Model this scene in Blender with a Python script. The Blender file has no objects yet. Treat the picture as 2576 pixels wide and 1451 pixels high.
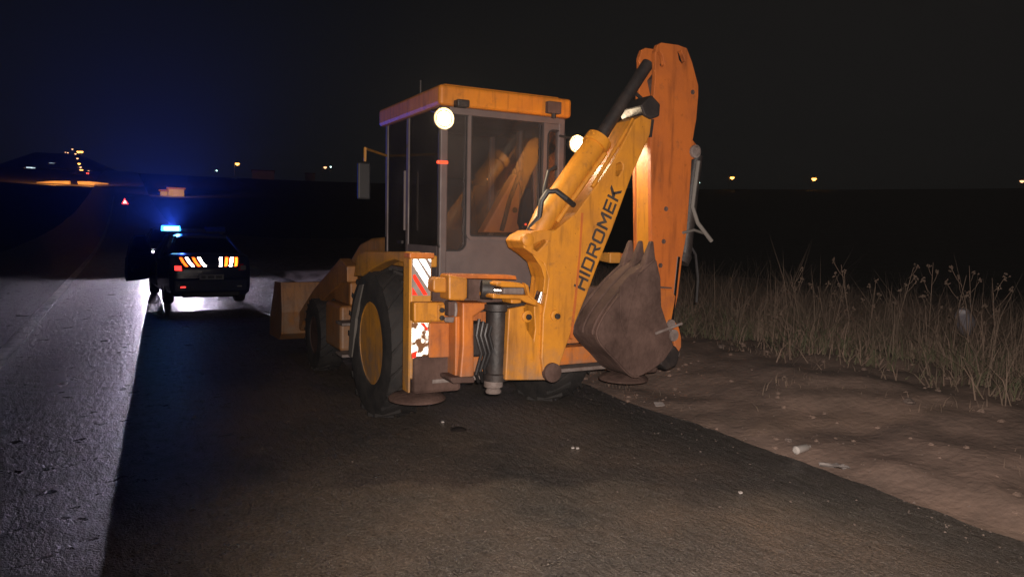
import bpy, bmesh, math, random
from mathutils import Vector, Matrix, noise as mnoise
random.seed(7)
S = bpy.context.scene
COL = S.collection
rad = math.radians

# ------------------------------------------------------------------ camera
# World frame: +Y runs along the road (away), +X to the right-hand verge, origin
# on the ground under the rear axle of the backhoe loader.
FOC, CX, CY = 1840.0, 1288.0, 725.0          # photograph measured at 2576 px width
PSI, PITCH, ROLL, EYE = rad(28), rad(4.63), rad(1.2), 1.78
CAM = Vector((0.40992 * math.cos(PSI) - 7.2 * math.sin(PSI),
              -0.40992 * math.sin(PSI) - 7.2 * math.cos(PSI), EYE))
def _w2l(v):                                   # rotate view frame into road frame
    c, s = math.cos(PSI), math.sin(PSI)
    return Vector((v[0] * c + v[1] * s, -v[0] * s + v[1] * c, v[2]))
_F = Vector((0, math.cos(PITCH), -math.sin(PITCH)))
_R0, _U0 = Vector((1, 0, 0)), Vector((0, math.sin(PITCH), math.cos(PITCH)))
_R = math.cos(ROLL) * _R0 + math.sin(ROLL) * _U0
_U = -math.sin(ROLL) * _R0 + math.cos(ROLL) * _U0
CF, CR, CU = _w2l(_F), _w2l(_R), _w2l(_U)
cam_d = bpy.data.cameras.new('camera')
cam_d.sensor_width = 36
cam_d.lens = 36 * FOC / 2576
cam_d.clip_end = 5000
cam_d.clip_start = 0.05
cam = bpy.data.objects.new('camera', cam_d)
COL.objects.link(cam)
cam.matrix_world = Matrix(((CR.x, CU.x, -CF.x, CAM.x), (CR.y, CU.y, -CF.y, CAM.y),
                           (CR.z, CU.z, -CF.z, CAM.z), (0, 0, 0, 1)))
S.camera = cam

# ------------------------------------------------------------------ night sky, moonlight, exposure
W = bpy.data.worlds.new('World')
S.world = W
W.use_nodes = True
wn = W.node_tree
bg = wn.nodes['Background']
sky = wn.nodes.new('ShaderNodeTexSky')
sky.sky_type = 'NISHITA'
sky.sun_disc = False
sky.sun_elevation = rad(12)
sky.sun_rotation = rad(200)
hs = wn.nodes.new('ShaderNodeHueSaturation')
hs.inputs['Saturation'].default_value = 0.12
wn.links.new(sky.outputs[0], hs.inputs['Color'])
wn.links.new(hs.outputs[0], bg.inputs[0])
bg.inputs[1].default_value = 0.0009
sun_d = bpy.data.lights.new('moonlight', 'SUN')
sun_d.energy = 0.004
sun_d.angle = rad(0.5)
sun_d.color = (0.8, 0.88, 1)
sun = bpy.data.objects.new('moonlight', sun_d)
COL.objects.link(sun)
sun.rotation_euler = (rad(60), 0, rad(-20))

# the phone lamp beside the lens lights the near side of everything
fl_d = bpy.data.lights.new('phone_lamp', 'SPOT')
fl_d.energy = 2000
fl_d.spot_size = rad(88)
fl_d.spot_blend = 1.0
fl_d.color = (1.0, 0.85, 0.75)
fl_d.shadow_soft_size = 0.02
fl = bpy.data.objects.new('phone_lamp', fl_d)
COL.objects.link(fl)
fl.location = CAM + CR * 0.03 + CU * 0.05
fl.rotation_euler = (CF * FOC + CR * (1740 - CX) - CU * (830 - CY)).to_track_quat('-Z', 'Y').to_euler()

S.view_settings.view_transform = 'Standard'
S.view_settings.look = 'None'
S.view_settings.exposure = 0
S.view_settings.gamma = 1
S.view_settings.use_curve_mapping = False
S.render.engine = 'CYCLES'
S.cycles.use_denoising = True
S.cycles.max_bounces = 6
S.cycles.transparent_max_bounces = 12
S.cycles.sample_clamp_indirect = 3
S.cycles.caustics_reflective = False
S.cycles.caustics_refractive = False

# ------------------------------------------------------------------ measuring helpers
def ray(x, y):
    return CF * FOC + CR * (x - CX) - CU * (y - CY)
def on_y(x, y, Y):
    d = ray(x, y); return CAM + d * ((Y - CAM.y) / d.y)
def on_x(x, y, X):
    d = ray(x, y); return CAM + d * ((X - CAM.x) / d.x)
def on_z(x, y, Z=0.0):
    d = ray(x, y); return CAM + d * ((Z - CAM.z) / d.z)
def at(x, y, D):
    d = ray(x, y); d = d / math.hypot(d.x, d.y); return CAM + d * D
def sstep(a, b, t):
    t = min(1, max(0, (t - a) / (b - a))); return t * t * (3 - 2 * t)
TOWN = math.atan2(on_x(150, 430, -200).x - CAM.x, on_x(150, 430, -200).y - CAM.y)
def terrain(x, y):
    dx, dy = x - CAM.x, y - CAM.y
    d = math.hypot(dx, dy)
    z = 22.5 * sstep(35, 380, d)
    a = math.atan2(dx, dy) - TOWN
    a = (a + math.pi) % (2 * math.pi) - math.pi
    z += 52 * math.exp(-(a / 0.09) ** 2) * sstep(380, 950, d)
    return z

# ------------------------------------------------------------------ materials
def mat(name, col, rough=0.6, metal=0.0, var=0.0, vscale=6.0, col2=None, bump=0.0, bscale=40.0,
        emit=None, estr=0.0, spec=0.5, coat=0.0, thresh=None):
    m = bpy.data.materials.new(name)
    m.use_nodes = True
    nt = m.node_tree
    b = nt.nodes['Principled BSDF']
    b.inputs['Base Color'].default_value = (*col, 1)
    b.inputs['Roughness'].default_value = rough
    b.inputs['Metallic'].default_value = metal
    b.inputs['Specular IOR Level'].default_value = spec
    b.inputs['Coat Weight'].default_value = coat
    if emit:
        b.inputs['Emission Color'].default_value = (*emit, 1)
        b.inputs['Emission Strength'].default_value = estr
        m.cycles.emission_sampling = 'NONE'   # the lamp objects beside these faces carry the light
    tc = nt.nodes.new('ShaderNodeTexCoord')
    if col2:
        n = nt.nodes.new('ShaderNodeTexNoise')
        n.inputs['Scale'].default_value = vscale
        n.inputs['Detail'].default_value = 9
        n.inputs['Roughness'].default_value = 0.65
        nt.links.new(tc.outputs['Object'], n.inputs['Vector'])
        r = nt.nodes.new('ShaderNodeValToRGB')
        lo, hi = thresh or (0.35, 0.7)
        r.color_ramp.elements[0].position = lo
        r.color_ramp.elements[1].position = hi
        r.color_ramp.elements[0].color = (*col, 1)
        r.color_ramp.elements[1].color = (*col2, 1)
        nt.links.new(n.outputs['Fac'], r.inputs['Fac'])
        nt.links.new(r.outputs['Color'], b.inputs['Base Color'])
        rr = nt.nodes.new('ShaderNodeMapRange')
        rr.inputs['To Min'].default_value = max(0.05, rough - 0.15)
        rr.inputs['To Max'].default_value = min(1, rough + 0.2)
        nt.links.new(n.outputs['Fac'], rr.inputs['Value'])
        nt.links.new(rr.outputs[0], b.inputs['Roughness'])
    if bump:
        n2 = nt.nodes.new('ShaderNodeTexNoise')
        n2.inputs['Scale'].default_value = bscale
        n2.inputs['Detail'].default_value = 6
        nt.links.new(tc.outputs['Object'], n2.inputs['Vector'])
        bp = nt.nodes.new('ShaderNodeBump')
        bp.inputs['Strength'].default_value = bump
        bp.inputs['Distance'].default_value = 0.02
        nt.links.new(n2.outputs['Fac'], bp.inputs['Height'])
        nt.links.new(bp.outputs[0], b.inputs['Normal'])
    return m

def paint(name, col, dirt, rust=(0.10, 0.035, 0.015), rough=0.5):
    """Old machine paint: tone drift, grimy film, chipped rusty specks."""
    m = mat(name, col, rough, bump=0.12, bscale=25)
    nt = m.node_tree; b = nt.nodes['Principled BSDF']
    tc = nt.nodes.new('ShaderNodeTexCoord')
    def nz(sc, det, ro=0.6):
        n = nt.nodes.new('ShaderNodeTexNoise'); n.inputs['Scale'].default_value = sc
        n.inputs['Detail'].default_value = det; n.inputs['Roughness'].default_value = ro
        nt.links.new(tc.outputs['Object'], n.inputs['Vector']); return n.outputs['Fac']
    def ramp(src, a, c):
        r = nt.nodes.new('ShaderNodeMapRange'); r.inputs['From Min'].default_value = a
        r.inputs['From Max'].default_value = c; r.clamp = True
        nt.links.new(src, r.inputs['Value']); return r.outputs[0]
    def mix(fac, A, B):
        x = nt.nodes.new('ShaderNodeMix'); x.data_type = 'RGBA'
        nt.links.new(fac, x.inputs['Factor'])
        for s, k in ((A, 'A'), (B, 'B')):
            i = [q for q in x.inputs if q.name == k and q.type == 'RGBA'][0]
            if isinstance(s, tuple): i.default_value = (*s, 1)
            else: nt.links.new(s, i)
        return [o for o in x.outputs if o.type == 'RGBA'][0]
    c1 = mix(ramp(nz(3, 8), 0.42, 0.72), col, dirt)
    c2 = mix(ramp(nz(22, 6, 0.75), 0.60, 0.70), c1, tuple(v * 0.72 for v in col))
    # oily grime, downward streaks, dusty lower parts, chipped rust
    mp_ = nt.nodes.new('ShaderNodeMapping'); mp_.inputs['Scale'].default_value = (9, 9, 1.1)
    nt.links.new(tc.outputs['Object'], mp_.inputs['Vector'])
    sn = nt.nodes.new('ShaderNodeTexNoise'); sn.inputs['Scale'].default_value = 2.2; sn.inputs['Detail'].default_value = 7
    nt.links.new(mp_.outputs[0], sn.inputs['Vector'])
    c2 = mix(ramp(sn.outputs['Fac'], 0.52, 0.86), c2, tuple(v * 0.45 for v in dirt))
    c2 = mix(ramp(nz(7, 9, 0.72), 0.58, 0.80), c2, (0.10, 0.055, 0.03))
    gz = nt.nodes.new('ShaderNodeSeparateXYZ'); gm = nt.nodes.new('ShaderNodeNewGeometry')
    nt.links.new(gm.outputs['Position'], gz.inputs[0])
    lo = nt.nodes.new('ShaderNodeMapRange'); lo.inputs['From Min'].default_value = 0.95; lo.inputs['From Max'].default_value = 0.55
    nt.links.new(gz.outputs['Z'], lo.inputs['Value'])
    ml = nt.nodes.new('ShaderNodeMath'); ml.operation = 'MULTIPLY'
    nt.links.new(lo.outputs[0], ml.inputs[0]); nt.links.new(ramp(nz(6, 8, 0.7), 0.36, 0.66), ml.inputs[1])
    c2 = mix(ml.outputs[0], c2, (0.24, 0.155, 0.10))
    c3 = mix(ramp(nz(30, 5, 0.7), 0.665, 0.70), c2, rust)
    nt.links.new(c3, b.inputs['Base Color'])
    return m

M = {}
M['boom_yellow'] = paint('boom_yellow', (0.52, 0.208, 0.015), (0.36, 0.145, 0.024))
M['dipper_orange'] = paint('dipper_orange', (0.43, 0.116, 0.02), (0.33, 0.09, 0.022))
M['roof_orange'] = paint('roof_orange', (0.58, 0.20, 0.012), (0.45, 0.15, 0.02))
M['body_yellow'] = paint('body_yellow', (0.50, 0.22, 0.025), (0.30, 0.15, 0.035))
M['loader_dimmed_yellow'] = paint('loader_dimmed_yellow', (0.30, 0.125, 0.03), (0.16, 0.075, 0.035))  # body yellow darkened to imitate lamp light fading towards the loader
M['frame_orange'] = paint('frame_orange', (0.50, 0.15, 0.02), (0.26, 0.08, 0.03))
M['cab_grey'] = mat('cab_grey', (0.12, 0.095, 0.092), 0.55, col2=(0.085, 0.066, 0.066), vscale=4, bump=0.05)
M['black_steel'] = mat('black_steel', (0.011, 0.010, 0.011), 0.55, col2=(0.030, 0.021, 0.018), vscale=9, bump=0.15)
M['brown_steel'] = mat('brown_steel', (0.048, 0.029, 0.024), 0.8, col2=(0.115, 0.072, 0.060), vscale=4, bump=0.45, bscale=22, spec=.2)
M['dull_steel'] = mat('dull_steel', (0.20, 0.17, 0.16), 0.6, col2=(0.10, 0.07, 0.06), vscale=10, bump=0.2)
M['chrome'] = mat('chrome', (0.75, 0.75, 0.76), 0.18, 1.0)
M['rubber'] = mat('rubber', (0.011, 0.011, 0.012), 0.8, col2=(0.030, 0.026, 0.024), vscale=5, bump=0.25, bscale=30)
M['hose'] = mat('hose', (0.016, 0.015, 0.016), 0.5, bump=0.1, bscale=80)
M['pale_hose'] = mat('pale_hose', (0.13, 0.12, 0.11), 0.55)
M['print_black'] = mat('print_black', (0.028, 0.022, 0.022), 0.55, col2=(0.06, 0.045, 0.035), vscale=20)
M['seat'] = mat('seat', (0.02, 0.018, 0.02), 0.8, bump=0.2)
M['trim_seal'] = mat('trim_seal', (0.018, 0.016, 0.017), 0.6)
M['console_lit_tint'] = mat('console_lit_tint', (0.62, 0.24, 0.06), 0.5, col2=(0.40, 0.12, 0.05), vscale=3)  # lightened orange stands in for warm light on the console
M['board'] = mat('board', (0.30, 0.26, 0.24), 0.6, col2=(0.20, 0.16, 0.14), vscale=12)
M['car_blue'] = mat('car_blue', (0.014, 0.020, 0.05), 0.28, coat=0.6)
M['car_dark'] = mat('car_dark', (0.02, 0.02, 0.022), 0.3, coat=0.5)
M['plastic_black'] = mat('plastic_black', (0.014, 0.014, 0.015), 0.55)
M['plate_white'] = mat('plate_white', (0.20, 0.20, 0.21), 0.4)
M['plate_ink'] = mat('plate_ink', (0.05, 0.05, 0.055), 0.5)
M['rim_alloy'] = mat('rim_alloy', (0.18, 0.18, 0.19), 0.35, 0.8)
M['concrete'] = mat('concrete', (0.35, 0.31, 0.27), 0.9, col2=(0.25, 0.22, 0.19), vscale=1.0)
M['house_wall'] = mat('house_wall', (0.40, 0.36, 0.32), 0.9, col2=(0.30, 0.27, 0.24), vscale=0.5)
M['roof_tile'] = mat('roof_tile', (0.16, 0.07, 0.04), 0.9)
M['lamp_post'] = mat('lamp_post', (0.30, 0.30, 0.29), 0.5, 0.3)
M['paper'] = mat('paper', (0.30, 0.27, 0.26), 0.8, bump=0.2, bscale=20)
M['clear_plastic'] = mat('clear_plastic', (0.45, 0.42, 0.40), 0.12, spec=0.8)
M['bag_white'] = mat('bag_white', (0.20, 0.19, 0.22), 0.45, bump=0.5, bscale=14)
M['stone'] = mat('stone', (0.17, 0.13, 0.115), 0.9, col2=(0.11, 0.085, 0.072), vscale=20, bump=0.4)
M['work_lens'] = mat('work_lens', (0.9, 0.9, 0.9), 0.2, emit=(1.0, 0.80, 0.45), estr=60)
M['work_halo'] = mat('work_halo', (0.9, 0.8, 0.5), 0.2, emit=(1.0, 0.42, 0.05), estr=.42)
M['head_lens'] = mat('head_lens', (0.9, 0.9, 0.9), 0.2, emit=(1.0, 0.93, 0.85), estr=40)
M['beacon_on'] = mat('beacon_on', (0.05, 0.2, 0.8), 0.2, emit=(0.03, 0.30, 1.0), estr=9)
M['beacon_core'] = mat('beacon_core', (0.6, 0.8, 1), 0.2, emit=(0.25, 0.75, 1.0), estr=14)
M['beacon_off'] = mat('beacon_off', (0.02, 0.04, 0.16), 0.15, coat=1)
M['sodium'] = mat('sodium', (0.9, 0.6, 0.3), 0.4, emit=(1.0, 0.40, 0.065), estr=9)
M['sodium_dim'] = mat('sodium_dim', (0.9, 0.6, 0.3), 0.4, emit=(1.0, 0.50, 0.24), estr=2.6)
M['cool_lamp'] = mat('cool_lamp', (0.8, 0.9, 0.9), 0.4, emit=(0.62, 1.0, 0.95), estr=7)
M['lit_window'] = mat('lit_window', (0.6, 0.6, 0.6), 0.4, emit=(0.72, 0.90, 1.0), estr=1.1)
M['tail_red'] = mat('tail_red', (0.5, 0.012, 0.01), 0.12, coat=1)
M['tail_lit'] = mat('tail_lit', (0.5, 0.02, 0.02), 0.2, emit=(1, 0.05, 0.03), estr=12)
M['warn_lit'] = mat('warn_lit', (0.5, 0.02, 0.02), 0.2, emit=(1, 0.09, 0.03), estr=1.6)

def retro(name, col, gain=1.0, rough=0.22):
    """Retroreflective sheeting: returns light towards where it came from."""
    m = bpy.data.materials.new(name); m.use_nodes = True
    nt = m.node_tree; nt.nodes.remove(nt.nodes['Principled BSDF'])
    g = nt.nodes.new('ShaderNodeNewGeometry')
    gl = nt.nodes.new('ShaderNodeBsdfGlossy')
    gl.inputs['Color'].default_value = (*[min(1, c * gain) for c in col], 1)
    gl.inputs['Roughness'].default_value = rough
    nt.links.new(g.outputs['Incoming'], gl.inputs['Normal'])
    df = nt.nodes.new('ShaderNodeBsdfDiffuse')
    df.inputs['Color'].default_value = (*col, 1)
    mx = nt.nodes.new('ShaderNodeMixShader'); mx.inputs[0].default_value = 0.5
    nt.links.new(df.outputs[0], mx.inputs[1]); nt.links.new(gl.outputs[0], mx.inputs[2])
    nt.links.new(mx.outputs[0], nt.nodes['Material Output'].inputs[0])
    return m
M['retro_white'] = retro('retro_white', (0.85, 0.85, 0.85), rough=0.42)
M['retro_red'] = retro('retro_red', (0.62, 0.03, 0.015), rough=0.55)
M['retro_far_white'] = retro('retro_far_white', (0.9, 0.9, 0.88), rough=0.11)
M['retro_far_orange'] = retro('retro_far_orange', (0.85, 0.085, 0.008), rough=0.15)
M['retro_far_red'] = retro('retro_far_red', (0.75, 0.03, 0.03), rough=0.16)
M['retro_sign'] = retro('retro_sign', (0.8, 0.03, 0.03), rough=0.035)
M['retro_sign_white'] = retro('retro_sign_white', (0.9, 0.85, 0.9), rough=0.035)
# torn, dirty remains of a reflective board
def torn():
    m = retro('retro_torn', (0.7, 0.68, 0.62), rough=0.5)
    nt = m.node_tree; out = nt.nodes['Material Output']
    old = out.inputs[0].links[0].from_socket
    tc = nt.nodes.new('ShaderNodeTexCoord')
    n = nt.nodes.new('ShaderNodeTexNoise'); n.inputs['Scale'].default_value = 13; n.inputs['Detail'].default_value = 8
    nt.links.new(tc.outputs['Object'], n.inputs['Vector'])
    r = nt.nodes.new('ShaderNodeMapRange'); r.inputs['From Min'].default_value = 0.46; r.inputs['From Max'].default_value = 0.52
    nt.links.new(n.outputs['Fac'], r.inputs['Value'])
    d = nt.nodes.new('ShaderNodeBsdfDiffuse'); d.inputs['Color'].default_value = (0.20, 0.10, 0.05, 1)
    mx = nt.nodes.new('ShaderNodeMixShader')
    nt.links.new(r.outputs[0], mx.inputs[0]); nt.links.new(old, mx.inputs[1]); nt.links.new(d.outputs[0], mx.inputs[2])
    nt.links.new(mx.outputs[0], out.inputs[0])
    return m
M['retro_torn'] = torn()

def thin_glass(name, tint, gloss=0.06, haze=0.0):
    m = bpy.data.materials.new(name); m.use_nodes = True
    nt = m.node_tree; nt.nodes.remove(nt.nodes['Principled BSDF'])
    tr = nt.nodes.new('ShaderNodeBsdfTransparent'); tr.inputs[0].default_value = (*tint, 1)
    gl = nt.nodes.new('ShaderNodeBsdfGlossy'); gl.inputs['Roughness'].default_value = 0.02
    lw = nt.nodes.new('ShaderNodeFresnel'); lw.inputs[0].default_value = 1.5
    m1 = nt.nodes.new('ShaderNodeMixShader')
    nt.links.new(lw.outputs[0], m1.inputs[0]); nt.links.new(tr.outputs[0], m1.inputs[1]); nt.links.new(gl.outputs[0], m1.inputs[2])
    df = nt.nodes.new('ShaderNodeBsdfDiffuse'); df.inputs[0].default_value = (0.35, 0.30, 0.28, 1)   # dust film
    m2 = nt.nodes.new('ShaderNodeMixShader')
    tc = nt.nodes.new('ShaderNodeTexCoord'); n = nt.nodes.new('ShaderNodeTexNoise')
    n.inputs['Scale'].default_value = 3; n.inputs['Detail'].default_value = 5
    nt.links.new(tc.outputs['Object'], n.inputs['Vector'])
    mu = nt.nodes.new('ShaderNodeMath'); mu.operation = 'MULTIPLY'; mu.inputs[1].default_value = haze * 2
    nt.links.new(n.outputs['Fac'], mu.inputs[0]); nt.links.new(mu.outputs[0], m2.inputs[0])
    nt.links.new(m1.outputs[0], m2.inputs[1]); nt.links.new(df.outputs[0], m2.inputs[2])
    nt.links.new(m2.outputs[0], nt.nodes['Material Output'].inputs[0])
    return m
M['cab_glass'] = thin_glass('cab_glass', (0.78, 0.76, 0.76), haze=0.05)
M['car_glass'] = thin_glass('car_glass', (0.30, 0.32, 0.36), haze=0.004)

def asphalt(name='asphalt', painted=False):
    m = bpy.data.materials.new(name); m.use_nodes = True
    nt = m.node_tree; b = nt.nodes['Principled BSDF']; L = nt.links.new
    tc = nt.nodes.new('ShaderNodeTexCoord')
    def nz(sc, det=6, ro=0.6, typ='ShaderNodeTexNoise'):
        n = nt.nodes.new(typ); n.inputs['Scale'].default_value = sc
        if 'Detail' in n.inputs: n.inputs['Detail'].default_value = det
        if typ == 'ShaderNodeTexNoise': n.inputs['Roughness'].default_value = ro
        L(tc.outputs['Object'], n.inputs['Vector']); return n
    def mr(src, a, c, lo=0.0, hi=1.0):
        r = nt.nodes.new('ShaderNodeMapRange'); r.inputs['From Min'].default_value = a
        r.inputs['From Max'].default_value = c; r.inputs['To Min'].default_value = lo; r.inputs['To Max'].default_value = hi
        L(src, r.inputs['Value']); return r.outputs[0]
    def mul(a, c):
        x = nt.nodes.new('ShaderNodeMath'); x.operation = 'MULTIPLY'; L(a, x.inputs[0])
        (L(c, x.inputs[1]) if not isinstance(c, float) else setattr(x.inputs[1], 'default_value', c)); return x.outputs[0]
    def mix(fac, A, B):
        x = nt.nodes.new('ShaderNodeMix'); x.data_type = 'RGBA'; L(fac, x.inputs['Factor'])
        for s, k in ((A, 'A'), (B, 'B')):
            i = [q for q in x.inputs if q.name == k and q.type == 'RGBA'][0]
            if isinstance(s, tuple): i.default_value = (*s, 1)
            else: L(s, i)
        return [o for o in x.outputs if o.type == 'RGBA'][0]
    sep = nt.nodes.new('ShaderNodeSeparateXYZ'); L(tc.outputs['Object'], sep.inputs[0])
    big = nz(0.55, 7).outputs['Fac']; mid = nz(3.5, 7, 0.7).outputs['Fac']; fine = nz(55, 3, 0.7).outputs['Fac']
    vor = nz(70, typ='ShaderNodeTexVoronoi')
    base = mix(mr(fine, 0.40, 0.60), (0.026, 0.026, 0.027), (0.115, 0.108, 0.102))
    base = mix(mr(mid, 0.4, 0.75), base, (0.042, 0.041, 0.041))
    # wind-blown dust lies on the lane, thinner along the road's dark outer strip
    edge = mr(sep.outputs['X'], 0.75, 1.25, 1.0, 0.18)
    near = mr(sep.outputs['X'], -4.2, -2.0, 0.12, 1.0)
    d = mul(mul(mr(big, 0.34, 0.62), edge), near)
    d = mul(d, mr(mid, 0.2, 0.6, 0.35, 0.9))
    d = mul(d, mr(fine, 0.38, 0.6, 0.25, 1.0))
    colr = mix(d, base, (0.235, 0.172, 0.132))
    # bright grit scattered in the surface
    grit = nz(34, typ='ShaderNodeTexVoronoi')
    gsel = nt.nodes.new('ShaderNodeMath'); gsel.operation = 'LESS_THAN'; gsel.inputs[1].default_value = 0.11
    L(grit.outputs['Distance'], gsel.inputs[0])
    gs2 = nt.nodes.new('ShaderNodeSeparateColor'); L(grit.outputs['Color'], gs2.inputs[0])
    gk = nt.nodes.new('ShaderNodeMath'); gk.operation = 'GREATER_THAN'; gk.inputs[1].default_value = 0.93
    L(gs2.outputs[0], gk.inputs[0])
    colr = mix(mul(gsel.outputs[0], gk.outputs[0]), colr, (0.42, 0.38, 0.33))
    if painted:                                  # worn road paint on the same stone surface
        colr = mix(mr(mid, 0.45, 0.72), (0.80, 0.78, 0.75), colr)
    L(colr, b.inputs['Base Color'])
    L(mr(mid, 0.3, 0.7, 0.24, 0.40), b.inputs['Roughness'])
    b.inputs['Specular IOR Level'].default_value = 0.55
    hsum = nt.nodes.new('ShaderNodeMath'); hsum.operation = 'ADD'
    L(mul(fine, 0.9), hsum.inputs[0]); L(mul(vor.outputs['Distance'], 0.7), hsum.inputs[1])
    cm = nt.nodes.new('ShaderNodeMapping'); cm.inputs['Scale'].default_value = (1.0, 0.40, 1.0); L(tc.outputs['Object'], cm.inputs['Vector'])
    cn = nt.nodes.new('ShaderNodeTexNoise'); cn.inputs['Scale'].default_value = 15; cn.inputs['Detail'].default_value = 5; cn.inputs['Roughness'].default_value = .7
    L(cm.outputs[0], cn.inputs['Vector']); chip = cn.outputs['Fac']
    L(mr(chip, 0.36, 0.64, 0.05, 1.0), b.inputs['Specular IOR Level'])
    bc_ = nt.nodes.new('ShaderNodeBump'); bc_.inputs['Strength'].default_value = 1.0; bc_.inputs['Distance'].default_value = 0.05
    L(chip, bc_.inputs['Height'])
    bp = nt.nodes.new('ShaderNodeBump'); bp.inputs['Strength'].default_value = 1.0; bp.inputs['Distance'].default_value = 0.010
    L(bc_.outputs[0], bp.inputs['Normal'])
    L(hsum.outputs[0], bp.inputs['Height']); L(bp.outputs[0], b.inputs['Normal'])
    return m
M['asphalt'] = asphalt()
M['white_line'] = asphalt('white_line', True)
M['sand'] = mat('sand', (0.25, 0.176, 0.143), 0.95, col2=(0.135, 0.098, 0.080), vscale=2.6, bump=0.7, bscale=15)
M['soil'] = mat('soil', (0.045, 0.040, 0.028), 0.95, col2=(0.028, 0.026, 0.020), vscale=0.8, bump=0.5, bscale=5)
M['dry_grass'] = mat('dry_grass', (0.21, 0.145, 0.11), 0.85, col2=(0.10, 0.08, 0.058), vscale=1.3)
M['green_grass'] = mat('green_grass', (0.06, 0.068, 0.034), 0.8, col2=(0.10, 0.09, 0.05), vscale=1.5)

# ------------------------------------------------------------------ mesh helpers
class MB:
    def __init__(self): self.v, self.f = [], []
    def add(self, vs, fs):
        o = len(self.v); self.v += [tuple(p) for p in vs]; self.f += [tuple(i + o for i in q) for q in fs]; return self
    def box(self, a, b):
        (x0, y0, z0), (x1, y1, z1) = a, b
        return self.add([(x0, y0, z0), (x1, y0, z0), (x1, y1, z0), (x0, y1, z0), (x0, y0, z1), (x1, y0, z1), (x1, y1, z1), (x0, y1, z1)],
                        [(0, 3, 2, 1), (4, 5, 6, 7), (0, 1, 5, 4), (1, 2, 6, 5), (2, 3, 7, 6), (3, 0, 4, 7)])
    def prism(self, pts, off):
        """closed 3-D outline pushed along a vector"""
        n = len(pts); pts = [Vector(p) for p in pts]; off = Vector(off)
        nrm = Vector((0, 0, 0))
        for i in range(n): nrm += (pts[i] - pts[0]).cross(pts[(i + 1) % n] - pts[0])
        if nrm.dot(off) > 0: pts = pts[::-1]
        return self.add(pts + [p + off for p in pts],
                        [tuple(range(n)), tuple(range(2 * n - 1, n - 1, -1))] + [(i, n + i, n + (i + 1) % n, (i + 1) % n) for i in range(n)])
    def px_y(self, poly, y0, y1):
        return self.prism([on_y(x, y, y0) for x, y in poly], (0, y1 - y0, 0))
    def px_x(self, poly, x0, x1):
        return self.prism([on_x(x, y, x0) for x, y in poly], (x1 - x0, 0, 0))
    def tube(self, path, r, n=12, caps=True):
        path = [Vector(p) for p in path]; rs = r if isinstance(r, (list, tuple)) else [r] * len(path)
        rings = []; up = None
        for i, p in enumerate(path):
            t = (path[min(i + 1, len(path) - 1)] - path[max(i - 1, 0)]).normalized()
            if up is None: up = Vector((0, 0, 1)) if abs(t.z) < 0.9 else Vector((1, 0, 0))
            a = t.cross(up).normalized(); b = a.cross(t).normalized(); up = b
            rings.append([p + (a * math.cos(q) + b * math.sin(q)) * rs[i] for q in (2 * math.pi * k / n for k in range(n))])
        vs = [q for R in rings for q in R]
        fs = [(i * n + k, i * n + (k + 1) % n, (i + 1) * n + (k + 1) % n, (i + 1) * n + k) for i in range(len(rings) - 1) for k in range(n)]
        if caps: fs += [tuple(range(n))[::-1], tuple((len(rings) - 1) * n + k for k in range(n))]
        return self.add(vs, fs)
    def lathe(self, prof, c, axis='x', n=40):
        """prof: (radius, along) pairs, closed loop not required"""
        vs = []
        for r, h in prof:
            for k in range(n):
                a = 2 * math.pi * k / n; p, q = r * math.cos(a), r * math.sin(a)
                d = {'x': (h, p, q), 'y': (p, h, q), 'z': (p, q, h)}[axis]
                vs.append((c[0] + d[0], c[1] + d[1], c[2] + d[2]))
        m = len(prof)
        fs = [(i * n + k, i * n + (k + 1) % n, (i + 1) * n + (k + 1) % n, (i + 1) * n + k) for i in range(m - 1) for k in range(n)]
        loop = prof[0] == prof[-1]
        if prof[0][0] > 1e-5 and not loop: fs.append(tuple(range(n))[::-1])
        if prof[-1][0] > 1e-5 and not loop: fs.append(tuple((m - 1) * n + k for k in range(n)))
        return self.add(vs, fs)
    def loft(self, secs, cap=True):
        n = len(secs[0]); vs = [p for s in secs for p in s]
        fs = [(i * n + k, i * n + (k + 1) % n, (i + 1) * n + (k + 1) % n, (i + 1) * n + k) for i in range(len(secs) - 1) for k in range(n)]
        if cap: fs += [tuple(range(n))[::-1], tuple((len(secs) - 1) * n + k for k in range(n))]
        return self.add(vs, fs)
    def build(self, name, m, parent=None, bevel=0.0, smooth=False, seg=2):
        me = bpy.data.meshes.new(name); me.from_pydata(self.v, [], self.f); me.update()
        bm = bmesh.new(); bm.from_mesh(me); bmesh.ops.remove_doubles(bm, verts=bm.verts, dist=1e-5)
        bmesh.ops.recalc_face_normals(bm, faces=bm.faces); bm.to_mesh(me); bm.free()
        o = bpy.data.objects.new(name, me); COL.objects.link(o)
        me.materials.append(M[m] if isinstance(m, str) else m)
        if smooth:
            me.shade_smooth()
            try: me.set_sharp_from_angle(angle=rad(35))
            except Exception: pass
        if bevel:
            b = o.modifiers.new('bevel', 'BEVEL'); b.width = bevel; b.segments = seg; b.limit_method = 'ANGLE'; b.angle_limit = rad(40)
        if parent: o.parent = parent
        return o

def cut(o, mb):
    """carve real openings into a part"""
    c = mb.build('cutter', 'black_steel')
    md = o.modifiers.new('cut', 'BOOLEAN'); md.object = c; md.operation = 'DIFFERENCE'; md.solver = 'EXACT'
    while o.modifiers[0] != md: o.modifiers.move(o.modifiers.find('cut'), 0)
    bevs = [m for m in o.modifiers if m.type == 'BEVEL']
    for b in bevs: b.show_viewport = False
    dg = bpy.context.evaluated_depsgraph_get()
    me = bpy.data.meshes.new_from_object(o.evaluated_get(dg))
    o.modifiers.remove(md); o.data = me
    for b in bevs: b.show_viewport = True
    bpy.data.objects.remove(c)

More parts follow.
